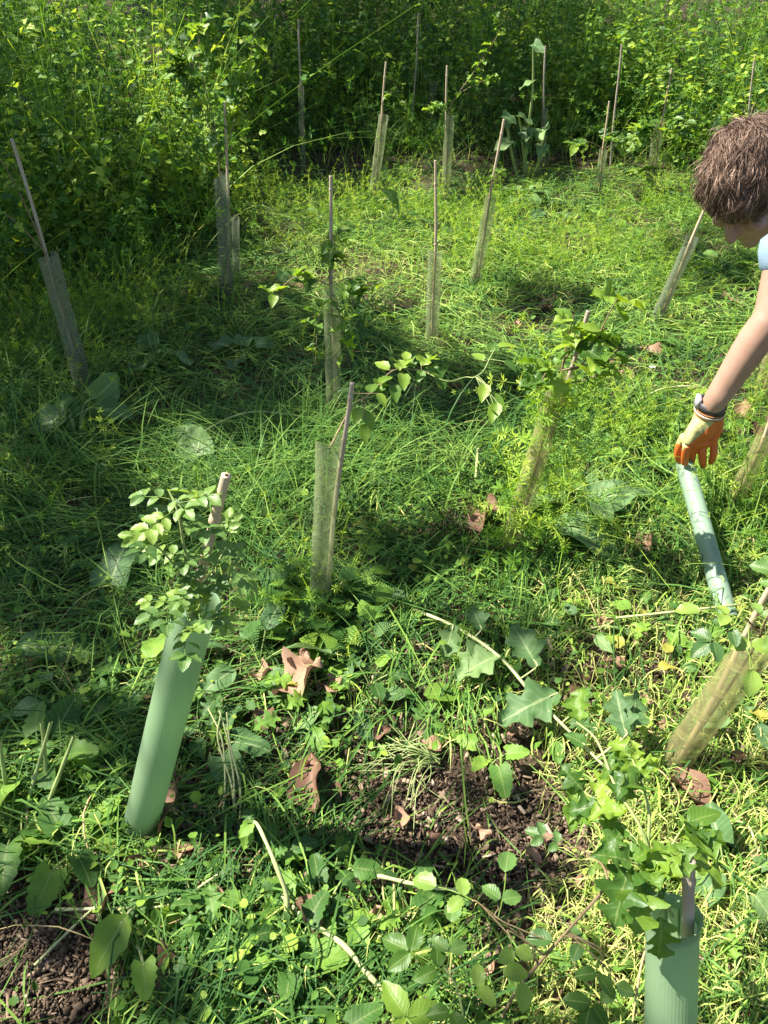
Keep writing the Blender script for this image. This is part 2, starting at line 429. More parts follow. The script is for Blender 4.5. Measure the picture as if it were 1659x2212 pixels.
# --- leaf blades: length 1 along +Y, upper side +Z
def leaf_tpl(shape, rows=8, cols=3, width=0.5, fold=0.25, droop=0.25, wave=0.0, serr=0.0, lobes=0, seed=0, curl=0.0):
    r = np.random.default_rng(seed)
    t = np.linspace(0, 1, rows)
    if shape == 'ovate':   w = np.sin(np.pi * t ** 0.72) ** 0.85
    elif shape == 'oval':  w = np.sin(np.pi * t ** 0.86) ** 0.66
    elif shape == 'round': w = np.sqrt(np.clip(1 - (2 * t - 1) ** 2, 0, 1)) ** 0.8
    elif shape == 'heart': w = np.where(t < 0.18, 0.75 + t * 1.4, np.cos((t - 0.18) / 0.82 * np.pi / 2) ** 0.75)
    elif shape == 'lance': w = np.sin(np.pi * t ** 0.8) ** 1.1
    elif shape == 'lobed':
        env = np.sin(np.pi * np.clip(t, 0.02, 1) ** 0.85) ** 0.6
        w = env * (0.66 + 0.34 * np.cos(2 * np.pi * (lobes * t - 0.42)))
    elif shape == 'oak':
        env = np.sin(np.pi * np.clip(t, 0.02, 1) ** 0.9) ** 0.55
        w = env * (0.75 + 0.25 * np.cos(2 * np.pi * (lobes * t)))
    w = np.maximum(w, 0.015) * width * 0.5
    v = np.linspace(-1, 1, cols)
    V = np.zeros((rows, cols, 3)); L = np.zeros((rows, cols, 3))
    ph = r.uniform(0, 6.28)
    for i in range(rows):
        for j in range(cols):
            e = abs(v[j]) > 0.99
            ww = w[i]
            yy = t[i]
            if e and serr:
                ww *= 1 + serr * (1 if i % 2 else -1)
            if e and shape in ('lobed', 'oak'):
                yy += 0.030 * (1 - t[i]) + 0.012 * (1 if i % 2 else -1)
            if shape == 'heart' and t[i] < 0.2:
                yy = t[i] - 0.16 * abs(v[j]) * (1 - t[i] / 0.2)
            x = v[j] * ww
            z = fold * abs(x) - droop * t[i] ** 2 * 0.6 + wave * np.sin(9 * t[i] + ph + 2.2 * v[j]) * abs(v[j]) * width * 0.3
            if curl:
                z += curl * (x / max(width, .01)) ** 2 * 1.4
            z += r.normal(0, 0.006) * (0 < i < rows - 1)
            V[i, j] = (x, yy, z); L[i, j] = (t[i], v[j], 0.5)
    i = np.arange(rows - 1)[:, None] * cols + np.arange(cols - 1)[None]
    i = i.ravel()
    F = np.stack([i, i + 1, i + cols + 1, i + cols], 1)
    return V.reshape(-1, 3), F, L.reshape(-1, 3)
def frames(d, up, roll=None):
    """matrices whose Y is d, Z near up"""
    d = unit(d); up = np.broadcast_to(np.asarray(up, float), d.shape)
    x = unit(np.cross(d, up)); z = np.cross(x, d)
    if roll is not None:
        c, s = np.cos(roll)[:, None], np.sin(roll)[:, None]
        x, z = x * c + z * s, z * c - x * s
    return np.stack([x, d, z], -1)
def scatter(tpl, P, Rm, S, tint, sx=None):
    V, F, L = tpl
    n, k = len(P), len(V)
    Vs = V[None] * (np.asarray(S)[:, None, None])
    W_ = np.einsum('nij,nkj->nki', Rm, Vs) + P[:, None, :]
    Fs = (F[None] + (np.arange(n) * k)[:, None, None]).reshape(-1, F.shape[1])
    Ls = np.broadcast_to(L[None], (n, k, 3)).copy(); Ls[..., 2] = np.asarray(tint)[:, None]
    return W_.reshape(-1, 3), Fs, Ls.reshape(-1, 3)

DIAMOND = (np.array([[0, 0, 0], [0.11, 0.55, 0.03], [0, 1, -0.04], [-0.11, 0.55, 0.03]], float), np.array([[0, 1, 2, 3]]), np.array([[0, 0, .5], [.5, 1, .5], [1, 0, .5], [.5, -1, .5]], float))
DIAMOND_W = (np.array([[0, 0, 0], [0.30, 0.42, 0.05], [0, 1, -0.10], [-0.30, 0.42, 0.05]], float), np.array([[0, 1, 2, 3]]), DIAMOND[2])

# ------------------------------------------------------------------ ground
xs = np.concatenate([-np.geomspace(160, 4.4, 22), np.arange(-4.2, 4.21, 0.043), np.geomspace(4.4, 160, 22)])
ys = np.concatenate([-np.geomspace(60, 0.9, 14), np.arange(-0.7, 8.0, 0.043), np.geomspace(8.1, 250, 40)])
gx, gy = np.meshgrid(xs, ys)
hz = gz(gx, gy)
near = (np.abs(gx) < 4.2) & (gy > -0.7) & (gy < 8)
hz = hz + near * (rng.normal(0, 0.0035, gx.shape) + 0.006 * np.sin(gx * 41 + 3 * np.sin(gy * 17)) * np.sin(gy * 37 + 2 * np.sin(gx * 23)))
nx, ny = len(xs), len(ys)
ii = (np.arange(ny - 1)[:, None] * nx + np.arange(nx - 1)[None]).ravel()
g = link('ground', mesh_np('ground', np.stack([gx, gy, hz], -1).reshape(-1, 3), np.stack([ii, ii + 1, ii + nx + 1, ii + nx], 1)), None, M['soil'])
tag(g, 'dark brown woodland soil under the cut grass', 'ground', kind='structure')

# ------------------------------------------------------------------ where things grow
def ell(px, py, items):
    """largest of soft ellipses (cx, cy, rx, ry, value) in view pixels"""
    v = np.zeros_like(px)
    for cx, cy, rx, ry, a in items:
        d = ((px - cx) / rx) ** 2 + ((py - cy) / ry) ** 2
        v = np.maximum(v, a * np.clip(1.6 - d, 0, 1))
    return v
BARE = [(55, 2090, 190, 200, 1.0), (960, 1750, 250, 105, 1.0), (1120, 1810, 150, 95, 1.0), (640, 1470, 110, 50, .6), (1120, 690, 90, 35, .6),
        (1290, 1440, 150, 60, .5), (820, 830, 120, 40, .35), (1400, 1230, 60, 60, .4), (340, 1800, 90, 60, .5), (620, 600, 100, 30, .6),
        (680, 370, 60, 35, .7), (1560, 640, 90, 40, .5), (1400, 780, 120, 40, .35), (250, 660, 100, 40, .35), (1000, 1120, 80, 40, .4), (480, 1880, 80, 40, .5), (1250, 1960, 130, 60, .35)]
def ground_pts(n, frac_world=0.2, ymax=7.6):
    """points on the ground, denser near the viewer where single blades show"""
    out = []
    m = int(n * (1 - frac_world))
    u = rng.uniform(-420, PW + 420, m * 2); v = rng.uniform(120, PH + 330, m * 2)
    r = np.stack([(u - PW / 2) / FPX, cP - (v - PH / 2) / FPX * sP, -sP - (v - PH / 2) / FPX * cP], 1)
    P = r * (-CAM_H / r[:, 2])[:, None]
    P = P[(P[:, 1] < ymax) & (np.abs(P[:, 0]) < 4.2)][:m]
    k = n - m
    Q = np.stack([rng.uniform(-4.2, 4.2, k), rng.uniform(-0.6, ymax, k), np.zeros(k)], 1)
    P = np.concatenate([P[:, :2], Q[:, :2]])
    return P
def keep(P, power=1.0):
    px, py = to_px(np.c_[P, np.zeros(len(P))])
    b = ell(px, py, BARE)
    # the cuttings are thin and broken up near the viewer, where brown soil shows between them
    nzv = np.sin(P[:, 0] * 11 + 2.0 * np.sin(P[:, 1] * 7)) * np.cos(P[:, 1] * 12 + 1.5 * np.sin(P[:, 0] * 9)) + .5 * np.sin(P[:, 0] * 23 - P[:, 1] * 19)
    thin = np.clip((py - 1230) / 200, 0, 1) * np.clip((px - 250) / 150, 0, 1) * (.70 - .42 * nzv) * power
    b = np.maximum(b, thin)
    return P[rng.uniform(size=len(P)) > b * power]
bank_line = np.array([at_z(x, y)[:2] for x, y in ((-260, 900), (-60, 740), (150, 660), (300, 600), (440, 560), (530, 420), (620, 345), (790, 352), (900, 350), (1120, 350), (1250, 345), (1380, 360), (1500, 390), (1640, 440), (1750, 520), (1900, 600))])
def bank_in(P):
    """how far inside the tall growth (metres beyond its front edge)"""
    return P[:, 1] - np.interp(P[:, 0], bank_line[:, 0], bank_line[:, 1])

# ------------------------------------------------------------------ cut grass and weeds lying on the ground (stuff)
def strands(n, lmin, lmax, wmin, wmax, zlo, zhi, tint_lo, tint_hi, head=None, k=6, arch=0.03, pts=None, power=0.9, curve=1.2):
    P = pts if pts is not None else keep(ground_pts(n), power)
    n = len(P)
    a = head(P) if head else rng.uniform(0, 6.283, n)
    Ls = rng.uniform(lmin, lmax, n) * rng.uniform(0.6, 1, n)
    t = np.linspace(0, 1, k)[None]
    bend = rng.normal(0, curve, n)[:, None]
    ang = a[:, None] + bend * (t - 0.5)
    st = Ls[:, None] / (k - 1)
    cx = P[:, :1] + np.cumsum(np.cos(ang) * st, 1) - 0.5 * Ls[:, None] * np.cos(a)[:, None]
    cy = P[:, 1:2] + np.cumsum(np.sin(ang) * st, 1) - 0.5 * Ls[:, None] * np.sin(a)[:, None]
    z0 = rng.uniform(zlo, zhi, n)[:, None] * rng.uniform(0.2, 1, n)[:, None]
    tilt = rng.normal(0, 0.10, n)[:, None] * Ls[:, None]
    hump = np.abs(rng.normal(0, arch, n))[:, None] * np.sin(np.pi * t)
    cz = gz(cx, cy) + z0 + tilt * (t - 0.5) + hump + rng.normal(0, 0.002, cx.shape)
    cz = np.maximum(cz, gz(cx, cy) + 0.002)
    C = np.stack([cx, cy, cz], -1)
    Wd = rng.uniform(wmin, wmax, n)[:, None] * np.clip(np.sin(np.pi * (0.12 + 0.84 * t)), 0.15, 1)
    up = np.stack([-np.sin(a), np.cos(a), rng.normal(0, 0.7, n)], 1)
    tt = rng.uniform(tint_lo, tint_hi, n)
    # strands that would trail over the bare patches are left out; front and right are paler straw; the middle band's tint paints in sun spots
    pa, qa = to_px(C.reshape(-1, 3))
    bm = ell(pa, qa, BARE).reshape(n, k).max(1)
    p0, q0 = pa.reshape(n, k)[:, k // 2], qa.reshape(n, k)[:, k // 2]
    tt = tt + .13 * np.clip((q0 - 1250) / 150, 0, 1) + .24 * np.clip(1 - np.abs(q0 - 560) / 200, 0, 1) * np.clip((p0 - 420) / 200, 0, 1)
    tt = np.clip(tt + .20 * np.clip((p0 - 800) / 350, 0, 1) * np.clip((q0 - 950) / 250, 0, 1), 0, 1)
    gone = rng.uniform(size=n) < np.clip((bm - .35) * 1.4, 0, .74)
    Wd = np.where(gone[:, None], 0.0, Wd)
    kk = ~gone
    strands.kept = kk
    return C[kk], up[kk], Wd[kk], tt[kk]
def comb(P):
    """cut swathes lie mostly left to right, turning from place to place"""
    return 0.25 + 0.9 * np.sin(P[:, 0] * 1.7 + 1.3 * np.sin(P[:, 1] * 1.3)) + rng.normal(0, 0.85, len(P))
bag = Bag()
def swathes(nc, per, spread, lmin, lmax, tl, th, zl, zh, ymax=7.0, Cn=None, wmin=.0018, wmax=.0050):
    Cn = keep(ground_pts(nc, ymax=ymax), 1.0) if Cn is None else Cn
    hd = comb(Cn); tn = rng.uniform(tl, th, len(Cn)); zn = rng.uniform(0, 1, len(Cn)) ** 2
    i = np.repeat(np.arange(len(Cn)), per)
    a = hd[i] + rng.normal(0, .22, len(i))
    along = rng.normal(0, spread * 1.6, len(i)); acr = rng.normal(0, spread * .55, len(i))
    P = Cn[i] + np.stack([np.cos(hd[i]) * along - np.sin(hd[i]) * acr, np.sin(hd[i]) * along + np.cos(hd[i]) * acr], 1)
    C, up, Wd, tt = strands(0, lmin, lmax, wmin, wmax, zl, zh, 0, 1, lambda p: a, 5, .022, pts=P, curve=.55)
    kk = strands.kept; i = i[kk]; along = along[kk]; acr = acr[kk]
    C[..., 2] += (zn[i] * .035)[:, None] * np.exp(-((along / (spread * 2)) ** 2 + (acr / spread) ** 2))[:, None]
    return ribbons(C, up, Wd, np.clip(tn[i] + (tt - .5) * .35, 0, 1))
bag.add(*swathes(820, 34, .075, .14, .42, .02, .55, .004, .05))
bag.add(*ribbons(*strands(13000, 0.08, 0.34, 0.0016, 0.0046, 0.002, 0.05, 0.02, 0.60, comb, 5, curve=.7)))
bag.add(*ribbons(*strands(11000, 0.03, 0.13, 0.0015, 0.0048, 0.012, 0.055, 0.20, 0.95, None, 4, curve=.6)))
Pm = np.c_[rng.uniform(-3.6, 3.8, 21000), rng.uniform(1.9, 6.6, 21000)]
Pm = keep(Pm[np.abs(Pm[:, 0]) < .62 * Pm[:, 1] + .6], .8)
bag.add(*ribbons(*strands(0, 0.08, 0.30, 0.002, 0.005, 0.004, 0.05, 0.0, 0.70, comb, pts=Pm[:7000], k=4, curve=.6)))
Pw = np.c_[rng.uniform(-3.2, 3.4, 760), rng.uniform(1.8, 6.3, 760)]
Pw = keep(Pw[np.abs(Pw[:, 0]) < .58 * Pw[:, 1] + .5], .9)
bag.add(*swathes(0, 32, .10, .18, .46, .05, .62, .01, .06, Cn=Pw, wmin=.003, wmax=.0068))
# finely chopped straw coloured cuttings on the sunny side
ps = np.array([at_z(x, y)[:2] for x, y in zip(rng.uniform(1150, 2000, 15000), rng.uniform(1150, 2450, 15000))])
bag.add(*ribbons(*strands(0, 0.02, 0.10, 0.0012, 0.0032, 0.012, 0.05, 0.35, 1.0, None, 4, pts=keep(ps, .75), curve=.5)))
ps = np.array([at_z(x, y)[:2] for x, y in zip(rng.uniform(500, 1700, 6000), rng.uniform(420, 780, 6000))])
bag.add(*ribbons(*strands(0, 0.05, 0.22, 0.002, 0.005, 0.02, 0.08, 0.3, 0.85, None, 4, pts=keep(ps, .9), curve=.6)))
tag(bag.build('cut_grass', M['litter']), 'mown green and straw coloured grass lying in swathes', 'cut grass', kind='stuff')

bag = Bag()
C, up, Wd, tt = strands(1900, 0.08, 0.36, 0.0026, 0.0055, 0.01, 0.05, 0.2, 0.85, None, 7, 0.02, curve=.8)
bag.add(*tubes(C, np.clip(Wd, 0.0016, 1) * 0.5, tt, 4))
tag(bag.build('cut_stems', M['litter']), 'pale cut weed stems strewn over the ground', 'cut stems', kind='stuff')

# small leaf pieces and low weeds
OV = [leaf_tpl('ovate', 5, 3, 0.62, 0.3, 0.3, seed=s) for s in range(2)]
RD = [leaf_tpl('round', 5, 3, 0.95, 0.25, 0.25, seed=s) for s in range(2)]
LB = [leaf_tpl('lobed', 8, 3, 0.85, 0.25, 0.3, lobes=3, seed=s) for s in range(2)]
def leaf_bits(n, tpls, smin, smax, zlo, zhi, flat=0.5, tlo=0.1, thi=0.85, pts=None, power=0.95):
    P = pts if pts is not None else keep(ground_pts(n), power)
    n = len(P)
    a = rng.uniform(0, 6.283, n)
    d = np.stack([np.cos(a), np.sin(a), rng.normal(0, 0.35, n)], 1)
    upv = unit(np.stack([rng.normal(0, flat, n), rng.normal(0, flat, n), np.ones(n)], 1))
    Rm = frames(d, upv)
    pos = np.c_[P, gz(P[:, 0], P[:, 1]) + rng.uniform(zlo, zhi, n)]
    S = rng.uniform(smin, smax, n) * rng.uniform(0.6, 1, n); T = rng.uniform(tlo, thi, n)
    b = Bag()
    which = rng.integers(0, len(tpls), n)
    for i, tp in enumerate(tpls):
        k = which == i
        if k.any(): b.add(*scatter(tp, pos[k], Rm[k], S[k], T[k]))
    return b
# low weeds grow in patches
def patchy(n, scale, seed, thr, power=0.95):
    P = keep(ground_pts(int(n * 2.2)), power)
    f = np.sin(P[:, 0] * scale + seed) * np.cos(P[:, 1] * scale * 0.9 + seed * 1.7) + 0.6 * np.sin(P[:, 0] * scale * 2.3 - seed + P[:, 1] * scale * 1.9)
    return P[f > thr][:n]
b = leaf_bits(0, OV + RD, 0.012, 0.034, 0.008, 0.075, 0.55, pts=patchy(8000, 4.1, 0.4, 0.15))
tag(b.build('low_weed_leaves', M['weed_bits']), 'small oval weed leaves scattered through the cut grass', 'weeds', kind='stuff')
b = leaf_bits(0, LB + OV[:1], 0.014, 0.044, 0.01, 0.07, 0.6, 0.15, 0.95, pts=patchy(5000, 3.3, 2.1, 0.15))
tag(b.build('cut_weed_leaves', M['weed_bits']), 'torn lobed weed leaves mixed into the cuttings', 'cut weeds', kind='stuff')
b = leaf_bits(0, RD, 0.008, 0.018, 0.02, 0.07, 0.7, 0.5, 1.0, pts=patchy(3500, 5.3, 4.0, -0.2))
tag(b.build('leaf_crumbs', M['weed_bits']), 'tiny chopped leaf pieces on top of the cuttings', 'cut weeds', kind='stuff')

# feathery leaves (cow parsley)
def feather():
    b = Bag()
    n = 9
    P, D, S = [], [], []
    for i in range(n):
        t = 0.18 + 0.80 * i / n
        L_ = 0.36 * (1 - t) + 0.06
        for s in (-1, 1):
            for k in range(3):
                q = k / 3
                P.append((s * L_ * q, t + 0.4 * L_ * q, -0.12 * t * t)); D.append((s * (1 - 0.3 * k), 0.55 + 0.2 * k, 0)); S.append(L_ * (0.62 - 0.1 * k))
                if k < 2:
                    P.append((s * L_ * q, t + 0.4 * L_ * q, -0.12 * t * t)); D.append((s * 0.35, 1.0, 0)); S.append(L_ * 0.40)
    P = np.array(P); D = np.array(D)
    b.add(*scatter(DIAMOND_W, P, frames(D, (0, 0, 1)), np.array(S), np.full(len(P), .5)))
    t = np.linspace(0, 1, 4)
    C = np.stack([t * 0, t, -0.12 * t * t], -1)[None]
    b.add(*ribbons(C, np.array([[1, 0, 0.0]]), np.array([[.02, .018, .012, .004]]), np.array([0.7])))
    return np.concatenate(b.V), np.concatenate(b.F), np.concatenate(b.L)
FEATHER = feather()
Pf = keep(ground_pts(500), 1.0)
Pf2 = np.array([at_z(rng.normal(700, 75), rng.normal(1345, 40))[:2] for _ in range(150)])
Pf3 = np.array([at_z(rng.normal(480, 90), rng.normal(1850, 60))[:2] for _ in range(50)])
Pf = Pf2
a = rng.uniform(0, 6.283, len(Pf))
bag = Bag()
bag.add(*scatter(FEATHER, np.c_[Pf, gz(Pf[:, 0], Pf[:, 1]) + rng.uniform(0.01, 0.09, len(Pf))],
                 frames(np.stack([np.cos(a), np.sin(a), rng.uniform(0.0, 0.7, len(Pf))], 1), (0, 0, 1), rng.normal(0, .4, len(Pf))), rng.uniform(0.05, 0.10, len(Pf)), rng.uniform(.2, .9, len(Pf))))
tag(bag.build('feathery_weeds', M['weed_bits'], smooth=False), 'low feathery green leaves among the cuttings', 'weeds', kind='stuff')

# standing grass
def blades(P, lmin, lmax, wmin, wmax, lean, droop, tlo, thi, k=6):
    n = len(P)
    a = rng.uniform(0, 6.283, n)
    Ls = rng.uniform(lmin, lmax, n)[:, None]
    t = np.linspace(0, 1, k)[None]
    le = np.abs(rng.normal(0, lean, n))[:, None]
    dr = np.abs(rng.normal(droop, droop * 0.5, n))[:, None]
    out = Ls * (le * t + dr * t ** 2.2)
    C = np.stack([P[:, :1] + np.cos(a)[:, None] * out, P[:, 1:2] + np.sin(a)[:, None] * out,
                  gz(P[:, 0], P[:, 1])[:, None] - 0.01 + Ls * (t - 0.55 * dr * t ** 2.6) / np.sqrt(1 + le ** 2)], -1)
    tw = a + np.pi / 2 + rng.normal(0, 0.5, n)
    Wd = rng.uniform(wmin, wmax, n)[:, None] * np.clip(1.05 - t ** 1.8, 0.06, 1)
    return C, np.stack([np.cos(tw), np.sin(tw), np.zeros(n)], 1), Wd, rng.uniform(tlo, thi, n)
def tufts(spots):
    out = []
    for x, y, r, n in spots:
        c = at_z(x, y)
        out.append(np.c_[rng.normal(c[0], r, n), rng.normal(c[1], r, n)])
    return np.concatenate(out)
bag = Bag()
bag.add(*ribbons(*blades(tufts([(560, 1010, .16, 190), (650, 1000, .15, 180), (500, 1060, .14, 120), (600, 1100, .14, 130), (690, 940, .12, 100), (420, 1060, .13, 70),
        (840, 1000, .14, 150), (960, 1040, .12, 130), (760, 950, .08, 110), (560, 1190, .10, 110)]), 0.12, 0.36, 0.003, 0.0065, 1.1, 0.6, 0.15, 0.8)))
bag.add(*ribbons(*blades(tufts([(30, 900, .22, 260), (60, 800, .22, 300), (150, 1000, .2, 170), (20, 1040, .2, 160), (230, 760, .2, 150), (330, 700, .2, 120)]), 0.2, 0.5, 0.002, 0.006, 0.8, 0.6, 0.10, 0.75)))
Pg = keep(ground_pts(5200, ymax=6.5), 1.0)
Pg = Pg[(Pg[:, 1] > 1.75) | (rng.uniform(size=len(Pg)) < .28)]
bag.add(*ribbons(*blades(Pg, 0.05, 0.18, 0.0018, 0.0045, 0.6, 0.4, 0.1, 0.85, 5)))
bag.add(*ribbons(*blades(tufts([(1560, 1130, .10, 150), (1610, 1200, .10, 120), (1640, 1060, .12, 140), (1400, 900, .12, 60), (1280, 1150, .08, 80)]), 0.08, 0.3, 0.003, 0.007, 0.45, 0.4, 0.35, 0.95)))
tag(bag.build('standing_grass', M['grass']), 'uncut green grass standing in tufts', 'grass', kind='stuff')

# wood chips, twigs and crumbs of soil
def boxes(P, z, L_, Wd, H, tint, tilt=0.35):
    n = len(P)
    c = np.array([[-1, -1, -1], [1, -1, -1], [1, 1, -1], [-1, 1, -1], [-1, -1, 1], [1, -1, 1], [1, 1, 1], [-1, 1, 1]], float) * 0.5
    F = np.array([[0, 3, 2, 1], [4, 5, 6, 7], [0, 1, 5, 4], [1, 2, 6, 5], [2, 3, 7, 6], [3, 0, 4, 7]])
    a = rng.uniform(0, 6.283, n)
    Rm = frames(np.stack([np.cos(a), np.sin(a), rng.normal(0, tilt, n)], 1), unit(np.stack([rng.normal(0, tilt, n), rng.normal(0, tilt, n), np.ones(n)], 1)))
    V = c[None] * np.stack([Wd, L_, H], 1)[:, None] * (1 + rng.normal(0, .14, (n, 8, 1)))
    V = np.einsum('nij,nkj->nki', Rm, V) + np.c_[P, z][:, None]
    Fs = (F[None] + (np.arange(n) * 8)[:, None, None]).reshape(-1, 4)
    lc = np.zeros((n, 8, 3)); lc[..., 2] = tint[:, None]
    return V.reshape(-1, 3), Fs, lc.reshape(-1, 3)
def in_bare(n):
    out = []
    for cx, cy, rx, ry, v in BARE:
        m = int(n * v * rx * ry / 90000)
        u = rng.normal(cx, rx * .62, m); w = rng.normal(cy, ry * .62, m)
        out.append(np.array([at_z(x, y)[:2] for x, y in zip(u, w)]).reshape(-1, 2))
    return np.concatenate(out)
Pc = np.concatenate([in_bare(2400), ground_pts(2500)])
n = len(Pc)
bag = Bag()
bag.add(*boxes(Pc, gz(Pc[:, 0], Pc[:, 1]) + rng.uniform(0.003, 0.016, n), rng.gamma(1.8, 0.0062, n) + .003, rng.uniform(.0015, .0055, n), rng.uniform(.0008, .0025, n), rng.beta(1.6, 2.4, n)))
Pk = np.array([at_z(x, y)[:2] for x, y in zip(rng.uniform(350, 1700, 2600), rng.uniform(1300, 2300, 2600))]); n = len(Pk)
bag.add(*boxes(Pk, gz(Pk[:, 0], Pk[:, 1]) + rng.uniform(0.006, 0.03, n), rng.gamma(2.0, 0.006, n) + .004, rng.uniform(.003, .012, n), rng.uniform(.0006, .0014, n), rng.beta(2.4, 2.0, n), .5))
tag(bag.build('wood_chips', M['chip'], smooth=False), 'brown wood chips and bark bits on the bare soil', 'wood chips', kind='stuff')
Pc = in_bare(6000); n = len(Pc)
bag = Bag()
s = rng.gamma(1.6, 0.0017, n) + .0012
bag.add(*boxes(Pc, gz(Pc[:, 0], Pc[:, 1]) + rng.uniform(0.0, 0.010, n), s, s * rng.uniform(.7, 1.2, n), s * .8, rng.uniform(0.0, 0.5, n), 1.0))
tag(bag.build('soil_crumbs', M['chip']), 'crumbs of dark brown soil', 'soil', kind='stuff')

# ------------------------------------------------------------------ tall growth behind (stuff): cleavers, nettles, grass
def cleavers(P, hmin, hmax, nodes=8, leaves=6, lean=0.35, lsc=(0.016, 0.03), tlo=0.1, thi=0.9, z0=None, width=1.0):
    n = len(P); K = nodes + 1
    a = rng.uniform(0, 6.283, n)
    Ls = rng.uniform(hmin, hmax, n)[:, None]
    t = np.linspace(0, 1, K)[None]
    le = np.abs(rng.normal(0, lean, n))[:, None]
    wob = rng.normal(0, 0.03, (n, K, 2)) * Ls[:, :, None]
    zb = gz(P[:, 0], P[:, 1]) if z0 is None else z0
    C = np.stack([P[:, :1] + np.cos(a)[:, None] * Ls * (le * t + .25 * t ** 2) + wob[..., 0], P[:, 1:2] + np.sin(a)[:, None] * Ls * (le * t + .25 * t ** 2) + wob[..., 1],
                  zb[:, None] + Ls * t * (1 - 0.25 * t * le)], -1)
    tint = rng.uniform(tlo, thi, n)
    B = Bag()
    B.add(*ribbons(C, np.stack([np.sin(a) + .3, np.cos(a), np.zeros(n)], 1), np.full((n, K), 0.0022 * width), tint * .6 + .3))
    T = unit(np.gradient(C, axis=1))[:, 1:]
    A = unit(np.cross(T, rng.normal(size=(n, 1, 3)))); Bv = np.cross(T, A)
    th = np.arange(leaves) * 2 * np.pi / leaves
    Dv = A[:, :, None] * np.cos(th)[None, None, :, None] + Bv[:, :, None] * np.sin(th)[None, None, :, None] + 0.28 * T[:, :, None] + rng.normal(0, .14, (n, nodes, leaves, 3))
    Pn = np.broadcast_to(C[:, 1:, None], Dv.shape)
    sz = rng.uniform(lsc[0], lsc[1], (n, 1, 1)) * (1.1 - 0.45 * np.linspace(0, 1, nodes))[None, :, None] * rng.uniform(.75, 1.1, (n, nodes, leaves))
    tv = np.broadcast_to((tint[:, None] + 0.15 * (np.linspace(0, 1, nodes)[None] - .5))[:, :, None], sz.shape)
    D2 = Dv.reshape(-1, 3)
    tp = DIAMOND if width <= 1.0 else DIAMOND
    B.add(*scatter(tp, Pn.reshape(-1, 3), frames(D2, unit(rng.normal(size=D2.shape) * .4 + T.repeat(leaves, 1).reshape(-1, 3))), sz.ravel() * 1.0, tv.ravel()))
    return B
def bank_pts(n, dmin=0.0, dmax=4.8, xlim=(-4.6, 5.0), ymax=11.5, near_bias=1.4):
    x = rng.uniform(*xlim, n * 3)
    d = dmin + (dmax - dmin) * rng.uniform(size=n * 3) ** near_bias
    y = np.interp(x, bank_line[:, 0], bank_line[:, 1]) + d
    P = np.c_[x, y]
    ok = (y < ymax) & (np.abs(x) < 0.62 * y + 0.9)
    return P[ok][:n]
def split_build(make, name, label, cat, m):
    o = make.build(name, m)
    return tag(o, label, cat, kind='stuff')
Pb = bank_pts(5000)
din = bank_in(Pb)
rightdark = np.clip((Pb[:, 0] - 0.0), 0, 1)
B1 = cleavers(Pb[din < 0.7], 0.25, 0.60, 8, 6, 1.0, lsc=(.022, .044))
B1b = cleavers(Pb[(din >= 0.7) & (din < 2)], 0.5, 1.05, 9, 6, 0.85, lsc=(.030, .056))
B1c = cleavers(Pb[din >= 2], 0.8, 1.5, 9, 6, 0.55, lsc=(.036, .066), width=1.2)
for q in (B1b, B1c):
    for V, F, L_ in zip(q.V, q.F, q.L):
        B1.V.append(V); B1.F.append(F - F.min() + B1.n); B1.L.append(L_); B1.n += len(V)
tag(B1.build('cleavers_bank', M['cleavers'], smooth=False), 'tall tangle of sticky cleavers rising behind the saplings', 'undergrowth', kind='stuff')
# patches of cleavers between the guards
Pp = tufts([(800, 470, .22, 120), (880, 330, .18, 90), (1000, 560, .2, 90), (1180, 560, .25, 150), (1330, 560, .2, 110), (1480, 470, .22, 140), (560, 450, .2, 120), (620, 520, .2, 60),
            (300, 690, .2, 110), (200, 720, .2, 120), (60, 760, .25, 150), (1230, 1120, .07, 40), (1150, 1130, .05, 26), (1600, 1080, .12, 60), (1640, 1180, .08, 40), (1560, 900, .12, 40),
            (1430, 640, .12, 50), (1060, 480, .15, 70), (960, 480, .12, 60), (100, 1020, .2, 30), (700, 1330, .06, 26), (1400, 1000, .15, 30), (1380, 930, .12, 40), (1300, 930, .1, 30)])
Pr = np.c_[rng.uniform(-3.4, 3.6, 750), rng.uniform(2.3, 6.4, 750)]
Pr = keep(Pr[np.abs(Pr[:, 0]) < .6 * Pr[:, 1] + .5], 1.0)
Pr = Pr[np.sin(Pr[:, 0] * 3.7 + 1) * np.cos(Pr[:, 1] * 3.1) + .5 * np.sin(Pr[:, 0] * 8 + Pr[:, 1] * 6) > -.1]
Pp = np.concatenate([Pp, Pr])
B2 = cleavers(Pp, 0.10, 0.36, 6, 6, 0.8, lsc=(.014, .026), tlo=.45, thi=1.0)  # tint range raised to put sun spots into the leaf colour
tag(B2.build('cleavers_patches', M['cleavers'], smooth=False), 'bright cleavers sprawling low between the tree guards', 'undergrowth', kind='stuff')
# grass and tall stalks in the bank
bag = Bag()
bag.add(*ribbons(*blades(bank_pts(800, 0.1, 4), 0.4, 1.2, 0.003, 0.009, 0.4, 0.5, 0.05, 0.75, 7)))
bag.add(*ribbons(*blades(bank_pts(900, -0.3, 0.6), 0.2, 0.5, 0.003, 0.007, 0.4, 0.4, 0.15, 0.9, 6)))
tag(bag.build('tall_grass', M['grass']), 'tall uncut grass growing through the bank behind', 'grass', kind='stuff')
